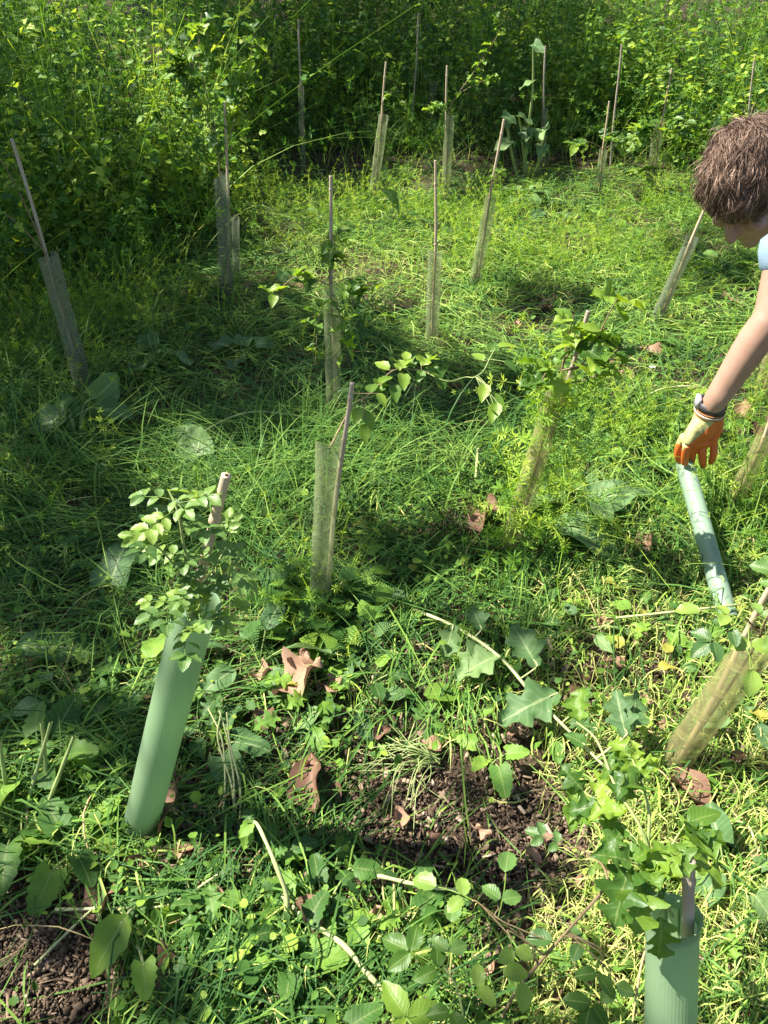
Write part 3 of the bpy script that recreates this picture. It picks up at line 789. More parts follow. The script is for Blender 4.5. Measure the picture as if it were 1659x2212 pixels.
# broad leaved weeds of the bank
def leafy(P, hmin, hmax, nl, tpls, smin, smax, tlo, thi, lean=0.2):
    B = Bag(); n = len(P)
    a = rng.uniform(0, 6.283, n)
    Hs = rng.uniform(hmin, hmax, n)
    t = np.linspace(0, 1, 6)[None]
    le = np.abs(rng.normal(0, lean, n))[:, None]
    zb = gz(P[:, 0], P[:, 1])
    C = np.stack([P[:, :1] + np.cos(a)[:, None] * Hs[:, None] * le * t ** 1.5, P[:, 1:2] + np.sin(a)[:, None] * Hs[:, None] * le * t ** 1.5, zb[:, None] + Hs[:, None] * t], -1)
    tint = rng.uniform(tlo, thi, n)
    B.add(*ribbons(C, np.stack([np.sin(a) + .4, np.cos(a), np.zeros(n)], 1), np.full((n, 6), .005), tint))
    s = rng.uniform(0.12, 1, (n, nl))
    i0 = np.minimum((s * 5).astype(int), 4); fr = s * 5 - i0
    ar = np.arange(n)[:, None]
    Pn = C[ar, i0] * (1 - fr)[..., None] + C[ar, i0 + 1] * fr[..., None]
    b = rng.uniform(0, 6.283, (n, nl))
    D = np.stack([np.cos(b), np.sin(b), rng.normal(0.1, .4, (n, nl))], -1)
    Pn = Pn + D * 0.02
    sz = rng.uniform(smin, smax, (n, nl)) * (1.15 - .5 * s)
    tv = tint[:, None] + rng.normal(0, .12, (n, nl))
    which = rng.integers(0, len(tpls), (n, nl))
    for k, tp in enumerate(tpls):
        q = which == k
        B.add(*scatter(tp, Pn[q], frames(D[q], unit(np.array([0, 0, 1.0]) + rng.normal(0, .45, (q.sum(), 3)))), sz[q], tv[q]))
    return B
NT = [leaf_tpl('ovate', 4, 3, 0.66, .25, .4, seed=s) for s in range(2)]
LBF = [leaf_tpl('lobed', 5, 3, 0.9, .25, .3, lobes=1.6, seed=s) for s in range(2)]
B3 = leafy(np.concatenate([bank_pts(750, 0.3, 4.2), bank_pts(350, 2.5, 5.2), bank_pts(420, 3.4, 6.2, ymax=13, near_bias=1.0)]), 0.5, 1.45, 15, NT, .04, .09, 0.0, .75)
tag(B3.build('nettle_bank', M['weed_bits']), 'dark broad leaved weeds growing thickly behind the canes', 'undergrowth', kind='stuff')
B4 = leafy(np.concatenate([bank_pts(300, .2, 2.8, (1.4, 4.6)), bank_pts(260, .3, 2.6, (-3.2, -.4)), bank_pts(120, .3, 3)]), 0.4, 1.2, 26, LBF + NT[:1], .04, .085, 0.3, 1.0, lean=.5)
tag(B4.build('hawthorn_scrub', M['weed_bits']), 'young lobed leaved scrub catching sun in the bank', 'scrub', kind='stuff')

# ------------------------------------------------------------------ single leaves as shared meshes
def leafmesh(name, m, tint=0.5, **kw):
    V, F, L_ = leaf_tpl(**kw)
    L_[:, 2] = tint
    me = mesh_np(name, V, F, L_)
    me.materials.append(m)
    return me
def add_petiole(me_parts, L_=0.3, r=0.012):
    pass
def compound(name, m, pairs, width=0.62, seed=0, tint=0.5):
    """pinnate leaf: a rachis with pairs of toothed leaflets"""
    r = np.random.default_rng(seed); b = Bag()
    t = np.linspace(0, 1, 6)
    C = np.stack([0.03 * np.sin(3 * t), t * .78, -0.10 * t ** 2], -1)[None]
    b.add(*tubes(C, np.full((1, 6), .010), np.array([.9]), 4))
    for i in range(pairs):
        y = .30 + .42 * i / max(pairs - 1, 1)
        for s in (-1, 1):
            tp = leaf_tpl('oval', 10, 5, width * 1.08, .35, .35, .15, .07, seed=seed * 7 + i * 2 + s + 3)
            d = np.array([[s * 1.0, .55 + r.normal(0, .12), r.normal(0.05, .15)]])
            b.add(*scatter(tp, np.array([[s * .015, y, -.10 * y * y]]), frames(d, unit(np.array([[r.normal(0, .25), r.normal(0, .2), 1]]))), np.array([.34 + .05 * i]), np.array([tint + r.normal(0, .08)])))
    tp = leaf_tpl('oval', 10, 5, width * 1.08, .35, .4, .15, .07, seed=seed + 99)
    b.add(*scatter(tp, np.array([[0.0, .76, -.06]]), frames(np.array([[r.normal(0, .15), 1, -.1]]), (0, 0, 1)), np.array([.44]), np.array([tint])))
    me = mesh_np(name, np.concatenate(b.V), np.concatenate(b.F), np.concatenate(b.L))
    me.materials.append(m)
    return me
LM = {
    'rose': [compound('rose_leaf', M['rose'], 2, .62, s, .5) for s in range(3)] + [compound('rose_leaf', M['rose'], 3, .6, 5, .6)],
    'bramble': [compound('bramble_leaf', M['rose'], 1, .66, s + 20, .45) for s in range(2)] + [compound('bramble_leaf', M['bright'], 2, .6, 27, .45)],
    'hawthorn': [leafmesh('hawthorn_leaf', M['bright'], shape='lobed', rows=22, cols=5, width=.92, fold=.5, droop=.6, wave=.35, lobes=3, seed=s) for s in range(4)],
    'oval': [leafmesh('oval_leaf', M['bright'], shape='ovate', rows=9, cols=5, width=.62, fold=.35, droop=.35, wave=.12, serr=.07, seed=s) for s in range(3)],
    'weed': [leafmesh('weed_leaf', M['weed'], shape='ovate', rows=10, cols=5, width=.66, fold=.25, droop=.4, wave=.3, serr=.10, seed=s) for s in range(3)]
          + [leafmesh('weed_leaf', M['weed'], shape='lobed', rows=20, cols=5, width=.80, fold=.25, droop=.4, wave=.3, lobes=4, seed=s + 5) for s in range(3)],
    'nettle': [leafmesh('nettle_leaf', M['weed'], shape='heart', rows=12, cols=5, width=.72, fold=.25, droop=.45, wave=.2, serr=.10, seed=s) for s in range(3)],
    'dock': [leafmesh('dock_leaf', M['dock'], shape='ovate', rows=12, cols=7, width=.52, fold=.18, droop=.45, wave=.35, seed=s) for s in range(3)],
    'burdock': [leafmesh('burdock_leaf', M['dock'], shape='heart', rows=12, cols=7, width=.8, fold=.2, droop=.45, wave=.4, seed=s) for s in range(3)],
    'mugwort': [leafmesh('lobed_weed_leaf', M['dock'], shape='oak', rows=19, cols=7, width=.78, fold=.22, droop=.4, wave=.3, lobes=3, seed=s) for s in range(3)],
    'dry': [leafmesh('dry_leaf', M['dry'], shape='ovate', rows=10, cols=7, width=.6, fold=.1, droop=.2, wave=.6, seed=s, curl=.9) for s in range(3)]
         + [leafmesh('dry_leaf', M['dry'], shape='oak', rows=15, cols=7, width=.95, fold=.1, droop=-.3, wave=.7, lobes=2, seed=s + 9, curl=.5) for s in range(3)],
}
def put_leaf(kind, base, d, size, parent=None, up=(0, 0, 1), roll=0.0, name='leaf', v=None, origin=None):
    ms = LM[kind]
    me = ms[int(rng.integers(len(ms)))] if v is None else ms[v % len(ms)]
    o = bpy.data.objects.new(name, me)
    COL.objects.link(o)
    Rm = frames(np.array([d], float), np.array([up], float), np.array([roll]))[0] * size
    mt = Matrix.Identity(4)
    for i in range(3):
        for j in range(3): mt[i][j] = Rm[i, j]
        mt[i][3] = base[i]
    if parent is not None:
        o.parent = parent
        o.matrix_local = Matrix.Translation(-Vector(parent.location if origin is None else origin)) @ mt
    else:
        o.matrix_world = mt
    return o
def rel(P, root):
    return np.asarray(P, float) - np.array(root.location)

# ------------------------------------------------------------------ tree guards, canes, saplings
def guard_spiral(root, B, T, r, m, turns=5, seg=20):
    """a plastic strip wound round and round, each turn lapping over the last"""
    ax = T - B; L_ = np.linalg.norm(ax); ax = ax / L_
    a = unit(np.cross(ax, (0.2, 1, 0.1))); b = np.cross(ax, a)
    pitch = L_ / (turns - 0.3)
    nphi = int(turns * seg) + 1
    phi = np.linspace(0, turns * 2 * np.pi, nphi)
    ws = np.array((0, .06, .5, 1.0))
    rr = np.random.default_rng(int(abs(B[0] * 1000) + B[1] * 77))
    ph = rr.uniform(0, 6.28)
    V = np.zeros((nphi, 4, 3)); Lc = np.zeros((nphi, 4, 3))
    for i, w in enumerate(ws):
        s = (phi / (2 * np.pi) - 1) * pitch + w * pitch * 1.28
        s = np.clip(s, 0, L_)
        wob = 1 + 0.04 * np.sin(2 * phi + ph) + 0.03 * np.sin(s * 17 + ph)
        rad = r * (0.93 + 0.11 * w) * wob
        V[:, i] = B + ax * s[:, None] + rad[:, None] * (np.cos(phi + ph)[:, None] * a + np.sin(phi + ph)[:, None] * b)
        Lc[:, i, 0] = phi / (2 * np.pi) % 1; Lc[:, i, 1] = s / L_; Lc[:, i, 2] = w
    ii = (np.arange(nphi - 1)[:, None] * 4 + np.arange(3)[None]).ravel()
    F = np.stack([ii, ii + 1, ii + 5, ii + 4], 1)
    return link('spiral_film', mesh_np('spiral_film', rel(V.reshape(-1, 3), root), F, Lc.reshape(-1, 3)), root, m)
def guard_tube(root, B, T, r, m, sides=48, squash=1.0, flare=True):
    ax = T - B; L_ = np.linalg.norm(ax); ax = ax / L_
    a = unit(np.cross(ax, (0.0, 1, 0.15))); b = np.cross(ax, a)
    th = np.arange(sides) * 2 * np.pi / sides
    prof = [(0, 0)] + [(s, 0) for s in np.linspace(.08, .97, 12)] + ([(0.985, .0012), (1.0, .0032), (1.002, .0040)] if flare else [(1.0, 0)])
    inner = [(1.0, prof[-1][1] - .0022), (.985, -.0022), (.965, -.0022)]
    rows = prof + inner
    V = []; Lc = []
    for s, o in rows:
        dent = 1 + 0.012 * np.sin(2 * th + 5 * s) + 0.008 * np.sin(3 * th - 9 * s)
        seam = 0.0018 * np.exp(-((th - 4.4) / .05) ** 2)
        rad = (r + o) * dent + seam
        V.append(B + ax * (s * L_) + rad[:, None] * (np.cos(th)[:, None] * a * squash + np.sin(th)[:, None] * b))
        Lc.append(np.stack([th / (2 * np.pi), np.full(sides, s), np.full(sides, .5)], 1))
    k = len(rows)
    base = (np.arange(k - 1) * sides)[:, None]; j = np.arange(sides)[None]; j2 = (j + 1) % sides
    F = np.stack([base + j, base + j2, base + sides + j2, base + sides + j], -1).reshape(-1, 4)
    w = link('tube_wall', mesh_np('tube_wall', rel(np.concatenate(V), root), F, np.concatenate(Lc)), root, m)
    # the moulded rib that runs down the tube
    ph = 4.15
    t = np.linspace(0.0, .97, 16)
    C = B + ax * (t * L_)[:, None] + (r * 1.004) * (math.cos(ph) * a * squash + math.sin(ph) * b)
    V, F, Lc = tube1(C, np.full(16, .0019), 6)
    link('seam', mesh_np('seam', rel(V, root), F, Lc), root, m)
    return w
def cane(label, B, T, r=0.0055, m='cane', nodes=3, group=None):
    ax = T - B; L_ = np.linalg.norm(ax); u = ax / L_
    root = thing('bamboo_cane', label, 'cane', tuple(B), group)
    rr = np.random.default_rng(int(abs(B[0] * 991) + abs(B[1]) * 313))
    k = 18
    t = np.linspace(0, 1, k)
    side = unit(np.cross(u, (0, 1, 0.2)))
    C = B + ax * t[:, None] + side * (0.004 * np.sin(t * 7 + rr.uniform(0, 6)))[:, None]
    V, F, Lc = tube1(C, r * (1.12 - .22 * t), 10)
    link('shaft', mesh_np('shaft', rel(V, root), F, Lc), root, M[m])
    for q in np.linspace(.30, .93, nodes) + rr.uniform(-.05, .04, nodes):
        c = B + ax * q + side * (0.004 * np.sin(q * 7))
        i = min(int(q * (k - 1)), k - 2); c = C[i] + (C[i + 1] - C[i]) * (q * (k - 1) - i)
        V, F, Lc = tube1([c - u * r * 1.1, c - u * r * .35, c + u * r * .35, c + u * r * 1.1], np.array([.98, 1.22, 1.18, .95]) * r * (1.12 - .22 * q), 10)
        link('node', mesh_np('node', rel(V, root), F, Lc), root, M[m])
    # cut end; a flat dark disc holds the shade of the bore
    V, F, Lc = tube1([C[-1], C[-1] + u * .0015, C[-1] + u * .0016], np.array([.9, .9, .0005]) * r, 10)
    link('cut_end', mesh_np('cut_end', rel(V, root), F, Lc), root, M[m])
    V, F, Lc = tube1([C[-1] + u * .0012, C[-1] + u * .0022, C[-1] + u * .0023], np.array([.34, .34, .0005]) * r, 10)
    link('bore_shade', mesh_np('bore_shade', rel(V, root), F, Lc), root, M['cane_bore_shade'])
    return root
def sapling(label, stems, leafspec, loc, name='sapling', cat='sapling', group=None, stem_m='twig', rad=0.0035):
    """stems: list of polylines (m); leafspec: list of (stem index, t, kind, size, azimuth, lift, roll)"""
    root = thing(name, label, cat, tuple(loc), group)
    curves, bobs = [], []
    for i, s in enumerate(stems):
        C = spline(s, 20); curves.append(C)
        V, F, Lc = tube1(C, rad * (1 if i == 0 else .65) * np.linspace(1.1, .45, 20), 6)
        bobs.append(link('stem' if i == 0 else 'branch', mesh_np('stem', rel(V, root), F, Lc), root, M[stem_m]))
    for si, t, kind, size, az, lift, roll in leafspec:
        C = curves[si]; f = t * 19; i = min(int(f), 18)
        p = C[i] + (C[i + 1] - C[i]) * (f - i)
        d = np.array((math.cos(az), math.sin(az), lift))
        put_leaf(kind, p + unit(d) * .004, d, size, bobs[si], roll=roll, origin=root.location)
    return root
def auto_leaves(n, kinds, smin, smax, nst=1, t0=.1, t1=1.0, lift=(0.1, .4), tb=.3):
    out = []
    az = rng.uniform(0, 6.28)
    for i in range(n):
        az += 2.4 + rng.normal(0, .35)
        si = int(rng.integers(nst))
        t = rng.uniform(t0 if si == 0 else tb, t1)
        out.append((si, t, kinds[int(rng.integers(len(kinds)))], rng.uniform(smin, smax), az, rng.normal(*lift), rng.normal(0, .35)))
    return out

def wpx(w, P):
    """metres for a width in pixels at point P"""
    d = P[1] * cP - (P[2] - CAM_H) * sP
    return w * d / FPX
GUARDS = [
 # cane top, guard top, base, width px, kind, guard label, cane label
 ((25, 300), (103, 548), (186, 850), 43, 'film_grey', 'grimy clear spiral guard leaning out of tall grass, wide leaves at its foot', 'pale leaning bamboo cane above grimy guard with wide leaves at its foot', 'leafy'),
 ((488, 220), (478, 375), (491, 655), 33, 'film_grey', 'grey spiral guard at the edge of the shaded cleavers, with leafy lobed top', 'thin bamboo cane in the leafy grey guard by the cleavers', 'tall'),
 ((645, 42), (650, 182), (655, 378), 14, 'film_grey', 'slim pale guard standing before the darkest bank on a bare earth patch', 'tall white bamboo cane against the darkest part of the bank', None),
 ((835, 134), (829, 248), (803, 440), 24, 'film', 'spiral guard rising behind a big dark burdock leaf', 'bamboo cane above the guard behind the big dark burdock leaf', 'few'),
 ((966, 142), (972, 248), (960, 445), 23, 'film', 'spiral guard whose sapling shoots up past its cane', 'bamboo cane beside the shoot that grows higher than it', 'shoot'),
 ((1087, 258), (1062, 425), (1022, 620), 29, 'film', 'tilted spiral guard with a long bare cane, in bright cuttings', 'long bare tilted bamboo cane in bright cuttings', 'few'),
 ((943, 347), (940, 538), (932, 745), 33, 'film', 'upright clear guard with an empty open top and brown cane inside', 'straight brown bamboo cane in the empty topped clear guard', None),
 ((712, 381), (716, 606), (721, 900), 40, 'film', 'cloudy spiral guard hung with trailing lobed leaves near its top', 'pale bamboo cane above the guard hung with trailing leaves', 'bushy'),
 ((757, 828), (710, 946), (688, 1320), 47, 'film', 'tall empty clear guard with its cane down one side and feathery leaves below', 'pinkish bamboo cane strapped along the empty clear guard', None),
 ((1178, 100), (1178, 232), (1171, 378), 14, 'film_grey', 'thin guard in deep shade beside tall pale stalks', 'thin bamboo cane in deep shade beside the tall pale stalks', None),
 ((1315, 219), (1304, 322), (1290, 432), 20, 'film', 'short sunlit guard with oval leaves sprouting from its top', 'tan bamboo cane with oval leaves sprouting below it', 'oval'),
 ((1450, 148), (1424, 262), (1402, 418), 24, 'film', 'leaning guard smothered in oval leaves near the person\'s head', 'bamboo cane poking from the guard smothered in oval leaves', 'ovalbushy'),
 ((1545, 400), (1497, 512), (1408, 710), 30, 'film_grey', 'leaning brown stained guard just below the person\'s hair', 'bamboo cane passing behind the person\'s hair', None),
 ((1272, 673), (1218, 798), (1092, 1200), 46, 'film_amber', 'leaning amber guard overgrown with cleavers and lobed leaves', 'thick pale bamboo cane end among lobed leaves on the amber guard', 'lobed'),
 ((1700, 820), (1664, 925), (1578, 1092), 42, 'film_amber', 'amber guard in grass beyond the lying green tube', 'bamboo cane in the amber guard beyond the lying tube', None),
 ((1720, 600), (1672, 742), (1640, 868), 34, 'film_amber', 'yellowish clear guard standing beside the person\'s forearm', 'bamboo cane in the yellowish guard beside the forearm', None),
 ((1705, 1200), (1642, 1385), (1444, 1655), 70, 'film_amber', 'wide amber spiral guard with clear winding bands and a brown leaf at its foot', 'smooth tan bamboo cane rising out of the wide amber guard', 'rosefew'),
]
guard_pts = []
for ct, gt, bp, w, kind, lg, lcn, sp in GUARDS:
    B = at_z(*bp); B[2] = float(gz(B[0], B[1])) - 0.02
    B0 = at_z(*bp)
    T = at_y(*gt, B[1] + 0.0)
    Ct = at_y(*ct, B[1] + 0.01)
    r = wpx(w, (B + T) / 2) / 2 * (.90 if w < 45 else 1.0)
    guard_pts.append((B, T, Ct, r))
    root = thing('tree_guard', lg, 'tree guard', tuple(B))
    guard_spiral(root, B, T, r, M[kind], turns=6 if w > 60 else 4 + (w > 40))
    u = unit(T - B)
    # cane stands inside the guard
    off = np.array((0.45 * r, -0.3 * r, 0))
    if w == 47: off = np.array((0.75 * r, -0.2 * r, 0))
    cane(lcn, B + off * .5 + np.array((0, 0, -.03)), Ct, r=0.0062 if w > 30 else 0.0068, m='cane_grey' if w in (43, 14, 47, 40, 46) else 'cane', nodes=3)
    # thin whip of the sapling inside the guard
    if sp is None:
        continue
    top = T + u * .02
    ins = [B + np.array((-.3 * r, 0, 0)), B + (T - B) * .4 + np.array((.2 * r, 0, 0)), T + np.array((-.2 * r, -.1 * r, .0))]
    if sp == 'leafy':
        st = [ins + [T + u * .25 + np.array((-.05, 0, 0)), T + u * .42 + np.array((-.12, .0, 0))], [T, T + u * .15 + np.array((-.10, -.03, 0)), T + u * .2 + np.array((-.2, -.05, -.04))]]
        sapling('sapling with small dark lobed leaves on the grimy leaning guard', st, auto_leaves(34, ['hawthorn'], .03, .055, 2, .62), B)
    elif sp == 'tall':
        st = [ins + [T + u * .2 + np.array((-.02, 0, 0)), T + u * .45 + np.array((-.07, 0, 0)), T + u * .62 + np.array((-.06, .05, 0))], [T + u * .05, T + u * .3 + np.array((.10, .03, 0)), T + u * .55 + np.array((.16, .05, 0))],
              [T + u * .1, T + u * .35 + np.array((-.12, .03, 0)), T + u * .5 + np.array((-.22, .05, 0))]]
        sapling('tall bushy sapling of lobed leaves above the grey guard by the cleavers', st, auto_leaves(110, ['hawthorn'], .045, .08, 3, .5), B)
    elif sp == 'few':
        st = [ins + [T + u * .08 + np.array((-.02, -.02, 0)), T + u * .14 + np.array((.03, -.04, 0))]]
        sapling('small sapling tip peeping from the guard ' + ('behind the burdock leaf' if w == 24 else 'with the long bare cane'), st, auto_leaves(9, ['hawthorn', 'oval'], .025, .05, 1, .72), B)
    elif sp == 'shoot':
        st = [ins + [T + u * .1 + np.array((.03, 0, 0)), T + u * .28 + np.array((.16, .0, 0)), T + u * .46 + np.array((.27, .0, 0)), T + u * .56 + np.array((.25, 0, 0))],
              [T + u * .02, T + u * .06 + np.array((-.08, -.03, 0)), T + u * .03 + np.array((-.16, -.05, 0))], [T + u * .12 + np.array((.04, 0, 0)), T + u * .2 + np.array((.2, -.03, 0)), T + u * .21 + np.array((.28, -.03, 0))]]
        sapling('sapling with a long arching shoot of lobed leaves rising past its cane', st, auto_leaves(64, ['hawthorn'], .03, .06, 3, .5), B)
    elif sp == 'bushy':
        st = [ins + [T + u * .08, T + u * .16 + np.array((.02, 0, 0))], [T - u * .02, T + np.array((-.1, -.06, .04)), T + np.array((-.2, -.09, -.02))], [T - u * .02, T + np.array((.08, -.06, .03)), T + np.array((.16, -.07, -.05))],
              [T - u * .05, T - u * .1 + np.array((-.04, -.06, 0)), T - u * .28 + np.array((-.06, -.08, 0))], [T - u * .05, T - u * .1 + np.array((.03, -.06, 0)), T - u * .24 + np.array((.05, -.08, 0))]]
        sapling('sapling of trailing bright lobed leaves spilling over the cloudy guard', st, auto_leaves(66, ['hawthorn', 'hawthorn', 'oval'], .035, .068, 5, .66, lift=(.1, .5)), B)
    elif sp == 'oval':
        st = [ins + [T + u * .05, T + u * .09 + np.array((.05, -.03, 0))], [T, T + u * .06 + np.array((.10, -.03, 0)), T + u * .1 + np.array((.19, -.04, 0))], [T, T + u * .05 + np.array((-.12, -.02, 0)), T + u * .02 + np.array((-.24, -.04, 0))]]
        sapling('sapling with loose oval leaves sprouting from the short sunlit guard', st, auto_leaves(34, ['oval', 'rose'], .05, .10, 3, .72), B)
    elif sp == 'ovalbushy':
        st = [[B, T + u * .1 + np.array((.02, 0, 0)), T + u * .3 + np.array((.05, 0, 0))]] + [[B + (T - B) * q, B + (T - B) * q + np.array((s * .10, -.05, .05)), B + (T - B) * q + np.array((s * .2, -.07, .02))] for q, s in ((.3, -1), (.45, 1), (.6, -1), (.75, 1), (.85, -1), (.95, 1))]
        sapling('dense sapling of glossy oval leaves hiding its leaning guard', st, auto_leaves(120, ['oval', 'oval', 'rose'], .055, .10, 7, .1), B)
    elif sp == 'lobed':
        e = lambda x, y, dd=0: at_y(x, y, B[1] + dd)
        st = [ins + [e(1225, 770, -.03), e(1250, 740, -.04)], [e(1215, 800, -.03), e(1255, 790, -.05), e(1290, 730, -.05), e(1330, 650, -.05), e(1345, 640, -.05)], [e(1215, 790, -.03), e(1230, 720, -.02), e(1240, 680, -.02)],
              [e(1215, 800, -.03), e(1290, 780, -.07), e(1350, 745, -.08)], [e(1210, 830, -.05), e(1265, 820, -.08), e(1310, 800, -.09)], [e(1212, 805, -.05), e(1185, 800, -.08), e(1160, 840, -.09)]]
        sapling('bushy sapling of large bright lobed leaves crowning the amber guard', st, auto_leaves(44, ['hawthorn', 'hawthorn', 'oval'], .045, .08, 6, .78, lift=(.25, .45), tb=.4), B)
    elif sp == 'rosefew':
        e = lambda x, y, dd=0: at_y(x, y, B[1] + dd)
        st = [ins + [e(1632, 1360, -.03), e(1610, 1335, -.05)], [e(1640, 1380, -.03), e(1660, 1330, -.05), e(1700, 1300, -.05)]]
        lv = [(0, .98, 'rose', .10, 3.6, -.25, .2), (0, .97, 'bramble', .10, 2.9, .1, 0), (0, .93, 'bramble', .11, 4.6, -.5, .1), (0, .9, 'rose', .09, .6, .2, 0), (1, .4, 'rose', .1, 4.9, -.3, 0), (1, .7, 'bramble', .1, .3, .2, .1), (1, .95, 'rose', .1, 1.5, .2, .1)]
        sapling('rose sapling with toothed blue green leaves over the wide amber guard', st, lv, B, group=None)
# cleavers climbing the amber guard
B, T, Ct, r = guard_pts[13]
q = rng.uniform(0.05, .95, 54)
Pq = B + (T - B) * q[:, None]
Bc = cleavers(Pq[:, :2] + rng.normal(0, .035, (54, 2)) + np.array((0.0, -.03)), .10, .26, 6, 7, .9, lsc=(.02, .034), tlo=.45, thi=1.0, z0=Pq[:, 2] - .03)
tag(Bc.build('climbing_cleavers', M['cleavers'], smooth=False), 'bright cleavers climbing round the leaning amber guard', 'cleavers', kind='stuff')

# far canes that only show their tops
for ct, bp, lab in (((904, 28), (888, 330), 'far thin cane almost lost in the dark bank above the shoot'), ((1342, 97), (1316, 385), 'grey cane standing in shade behind the tan one with oval leaves'),
                    ((1632, 118), (1600, 420), 'far thin cane in the bank above the person\'s hair')):
    B = at_z(*bp); B[2] = float(gz(B[0], B[1])) - .03
    cane(lab, B, at_y(*ct, B[1]), r=.007, m='cane_grey', nodes=2)
for gt, bp, lab in (((938, 175), (925, 318), 'dark far guard in shade behind the arching shoot'), ((508, 470), (512, 612), 'second guard standing close behind the grey leafy one')):
    B = at_z(*bp); B[2] = float(gz(B[0], B[1])) - .02
    root = thing('tree_guard', lab, 'tree guard', tuple(B))
    guard_spiral(root, B, at_y(*gt, B[1]), wpx(16, B) / 2, M['film_grey'], 4)

# --- pale green tube with the rose sapling
B = at_z(290, 1795); B[2] = -0.03
T = at_y(425, 1300, at_z(290, 1795)[1] + .02)
root = thing('tree_tube', 'upright leaning pale green plastic tube with a rose sapling growing out', 'tree tube', tuple(B))
guard_tube(root, B, T, wpx(82, (B + T) / 2) / 2, M['tube'])
u = unit(T - B)
cane('short brown bamboo cane with a split node behind the rose sapling', B + np.array((.015, .02, 0)), at_y(487, 1028, B[1] + .03), r=.0085, m='cane', nodes=3)
e = lambda x, y, dd=0: at_y(x, y, B[1] + dd)
st = [[B + (T - B) * .3, T + np.array((0, 0, -.02)), e(425, 1260, -.01), e(400, 1190, -.01), e(385, 1110, .0), e(365, 1060, .02)],
      [e(420, 1270), e(385, 1230, -.03), e(340, 1180, -.04), e(300, 1150, -.03)], [e(415, 1280, -.02), e(380, 1300, -.05), e(350, 1320, -.05)], [e(425, 1280), e(460, 1230, -.01), e(490, 1180, .02)],
      [T, e(440, 1330, -.06), e(470, 1350, -.06)], [T, e(410, 1340, -.07), e(400, 1390, -.09)]]
lv = []
for si, k in ((0, 13), (1, 5), (2, 4), (3, 5), (4, 4), (5, 5)):
    az = rng.uniform(0, 6.28)
    for i in range(k):
        az += 2.4 + rng.normal(0, .3)
        lv.append((si, (.45 + .55 * (i + 1) / k) if si == 0 else (i + 1) / k, 'rose', rng.uniform(.048, .074), az, rng.normal(.1, .3), rng.normal(0, .3)))
sapling('rose sapling with many small toothed leaflets spilling from the pale green tube', st, lv, B, rad=.003, stem_m='stem')

# --- green tube at the bottom corner with the lobed leaved sapling
T = at_z(1453, 1978, .45); B = at_z(1440, 2560, -0.02)
rT = wpx(112, T) / 2
root = thing('tree_tube', 'green plastic tube with a rolled rim, a lobed leaved sapling and grey cane inside', 'tree tube', tuple(B))
guard_tube(root, B, T, rT, M['tube'])
Ct = at_y(1496, 1862, T[1] + .012)
Rm_ = T + np.array((.52 * rT, -.1 * rT, 0))
cane('weathered split topped bamboo cane standing in the rimmed green tube', Ct + (Rm_ - Ct) * 4.6, Ct, r=.0085, m='cane_grey', nodes=3)
e = lambda x, y, z: at_z(x, y, z)
st = [[B + (T - B) * .5, T + np.array((-.01, 0, .0)), e(1420, 1900, .52), e(1385, 1790, .58), e(1330, 1700, .60), e(1290, 1600, .60), e(1245, 1560, .6)],
      [e(1405, 1850, .55), e(1360, 1800, .56), e(1300, 1740, .56), e(1235, 1690, .54)], [e(1400, 1830, .56), e(1400, 1740, .60), e(1370, 1650, .62), e(1365, 1640, .62)],
      [e(1430, 1930, .5), e(1400, 1880, .55), e(1360, 1860, .57)], [e(1425, 1900, .52), e(1450, 1830, .56), e(1480, 1780, .57)], [T, e(1440, 1960, .50), e(1425, 1975, .50)]]
lv = auto_leaves(40, ['hawthorn'], .028, .052, 5, .45, lift=(.1, .5), tb=.4)
lv += [(3, .7, 'hawthorn', .075, 4.5, -.3, .1), (3, .95, 'hawthorn', .075, 4.2, -.4, -.2), (4, .5, 'hawthorn', .07, 5.8, -.1, .1), (4, .9, 'oval', .05, 5.4, .1, .2), (4, 1.0, 'oval', .05, .3, .2, .1), (5, .95, 'hawthorn', .055, 4.7, -.9, .0)]
sapling('sapling of bright deeply lobed leaves growing from the rimmed green tube', st, lv, B, rad=.0032, stem_m='stem')

# --- pale tube lying on the cuttings, one end lifted by the glove
HA = at_depth(1479, 1002, 2.36); HB = at_z(1573, 1338, .035)
root = thing('tree_tube', 'pale green tube lying on the cuttings, one end lifted by the gloved hand', 'tree tube', tuple(HB))
guard_tube(root, HB, HA, .0285, M['tube_pale'], squash=.92, flare=False)

# ------------------------------------------------------------------ larger single weeds and leaves on the ground
def weed(label, x, y, n, kind, smin, smax, h=0.10, name='weed_plant', cat='weed', group=None, lift=(.35, .3), stem=True, spread=6.283, az0=0.0):
    B = at_z(x, y); B[2] = float(gz(B[0], B[1]))
    root = thing(name, label, cat, tuple(B), group)
    for i in range(n):
        az = az0 + (i + rng.uniform(-.3, .3)) / n * spread
        d = np.array((math.cos(az), math.sin(az), max(.05, rng.normal(*lift))))
        ln = rng.uniform(.5, 1.0) * h
        s = rng.uniform(smin, smax)
        tip = B + unit(d + np.array((0, 0, .5))) * ln + np.array((0, 0, .01))
        C = spline([B, B + unit(d + np.array((0, 0, 1.2))) * ln * .5, tip], 8)
        V, F, Lc = tube1(C, np.linspace(.0026, .0016, 8), 5)
        st = link('stalk', mesh_np('stalk', rel(V, root), F, Lc), root, M['stem'])
        put_leaf(kind, tip, d * np.array((1, 1, .3)) + np.array((0, 0, rng.normal(0, .15))), s, st, roll=rng.normal(0, .4), origin=root.location)
    return root
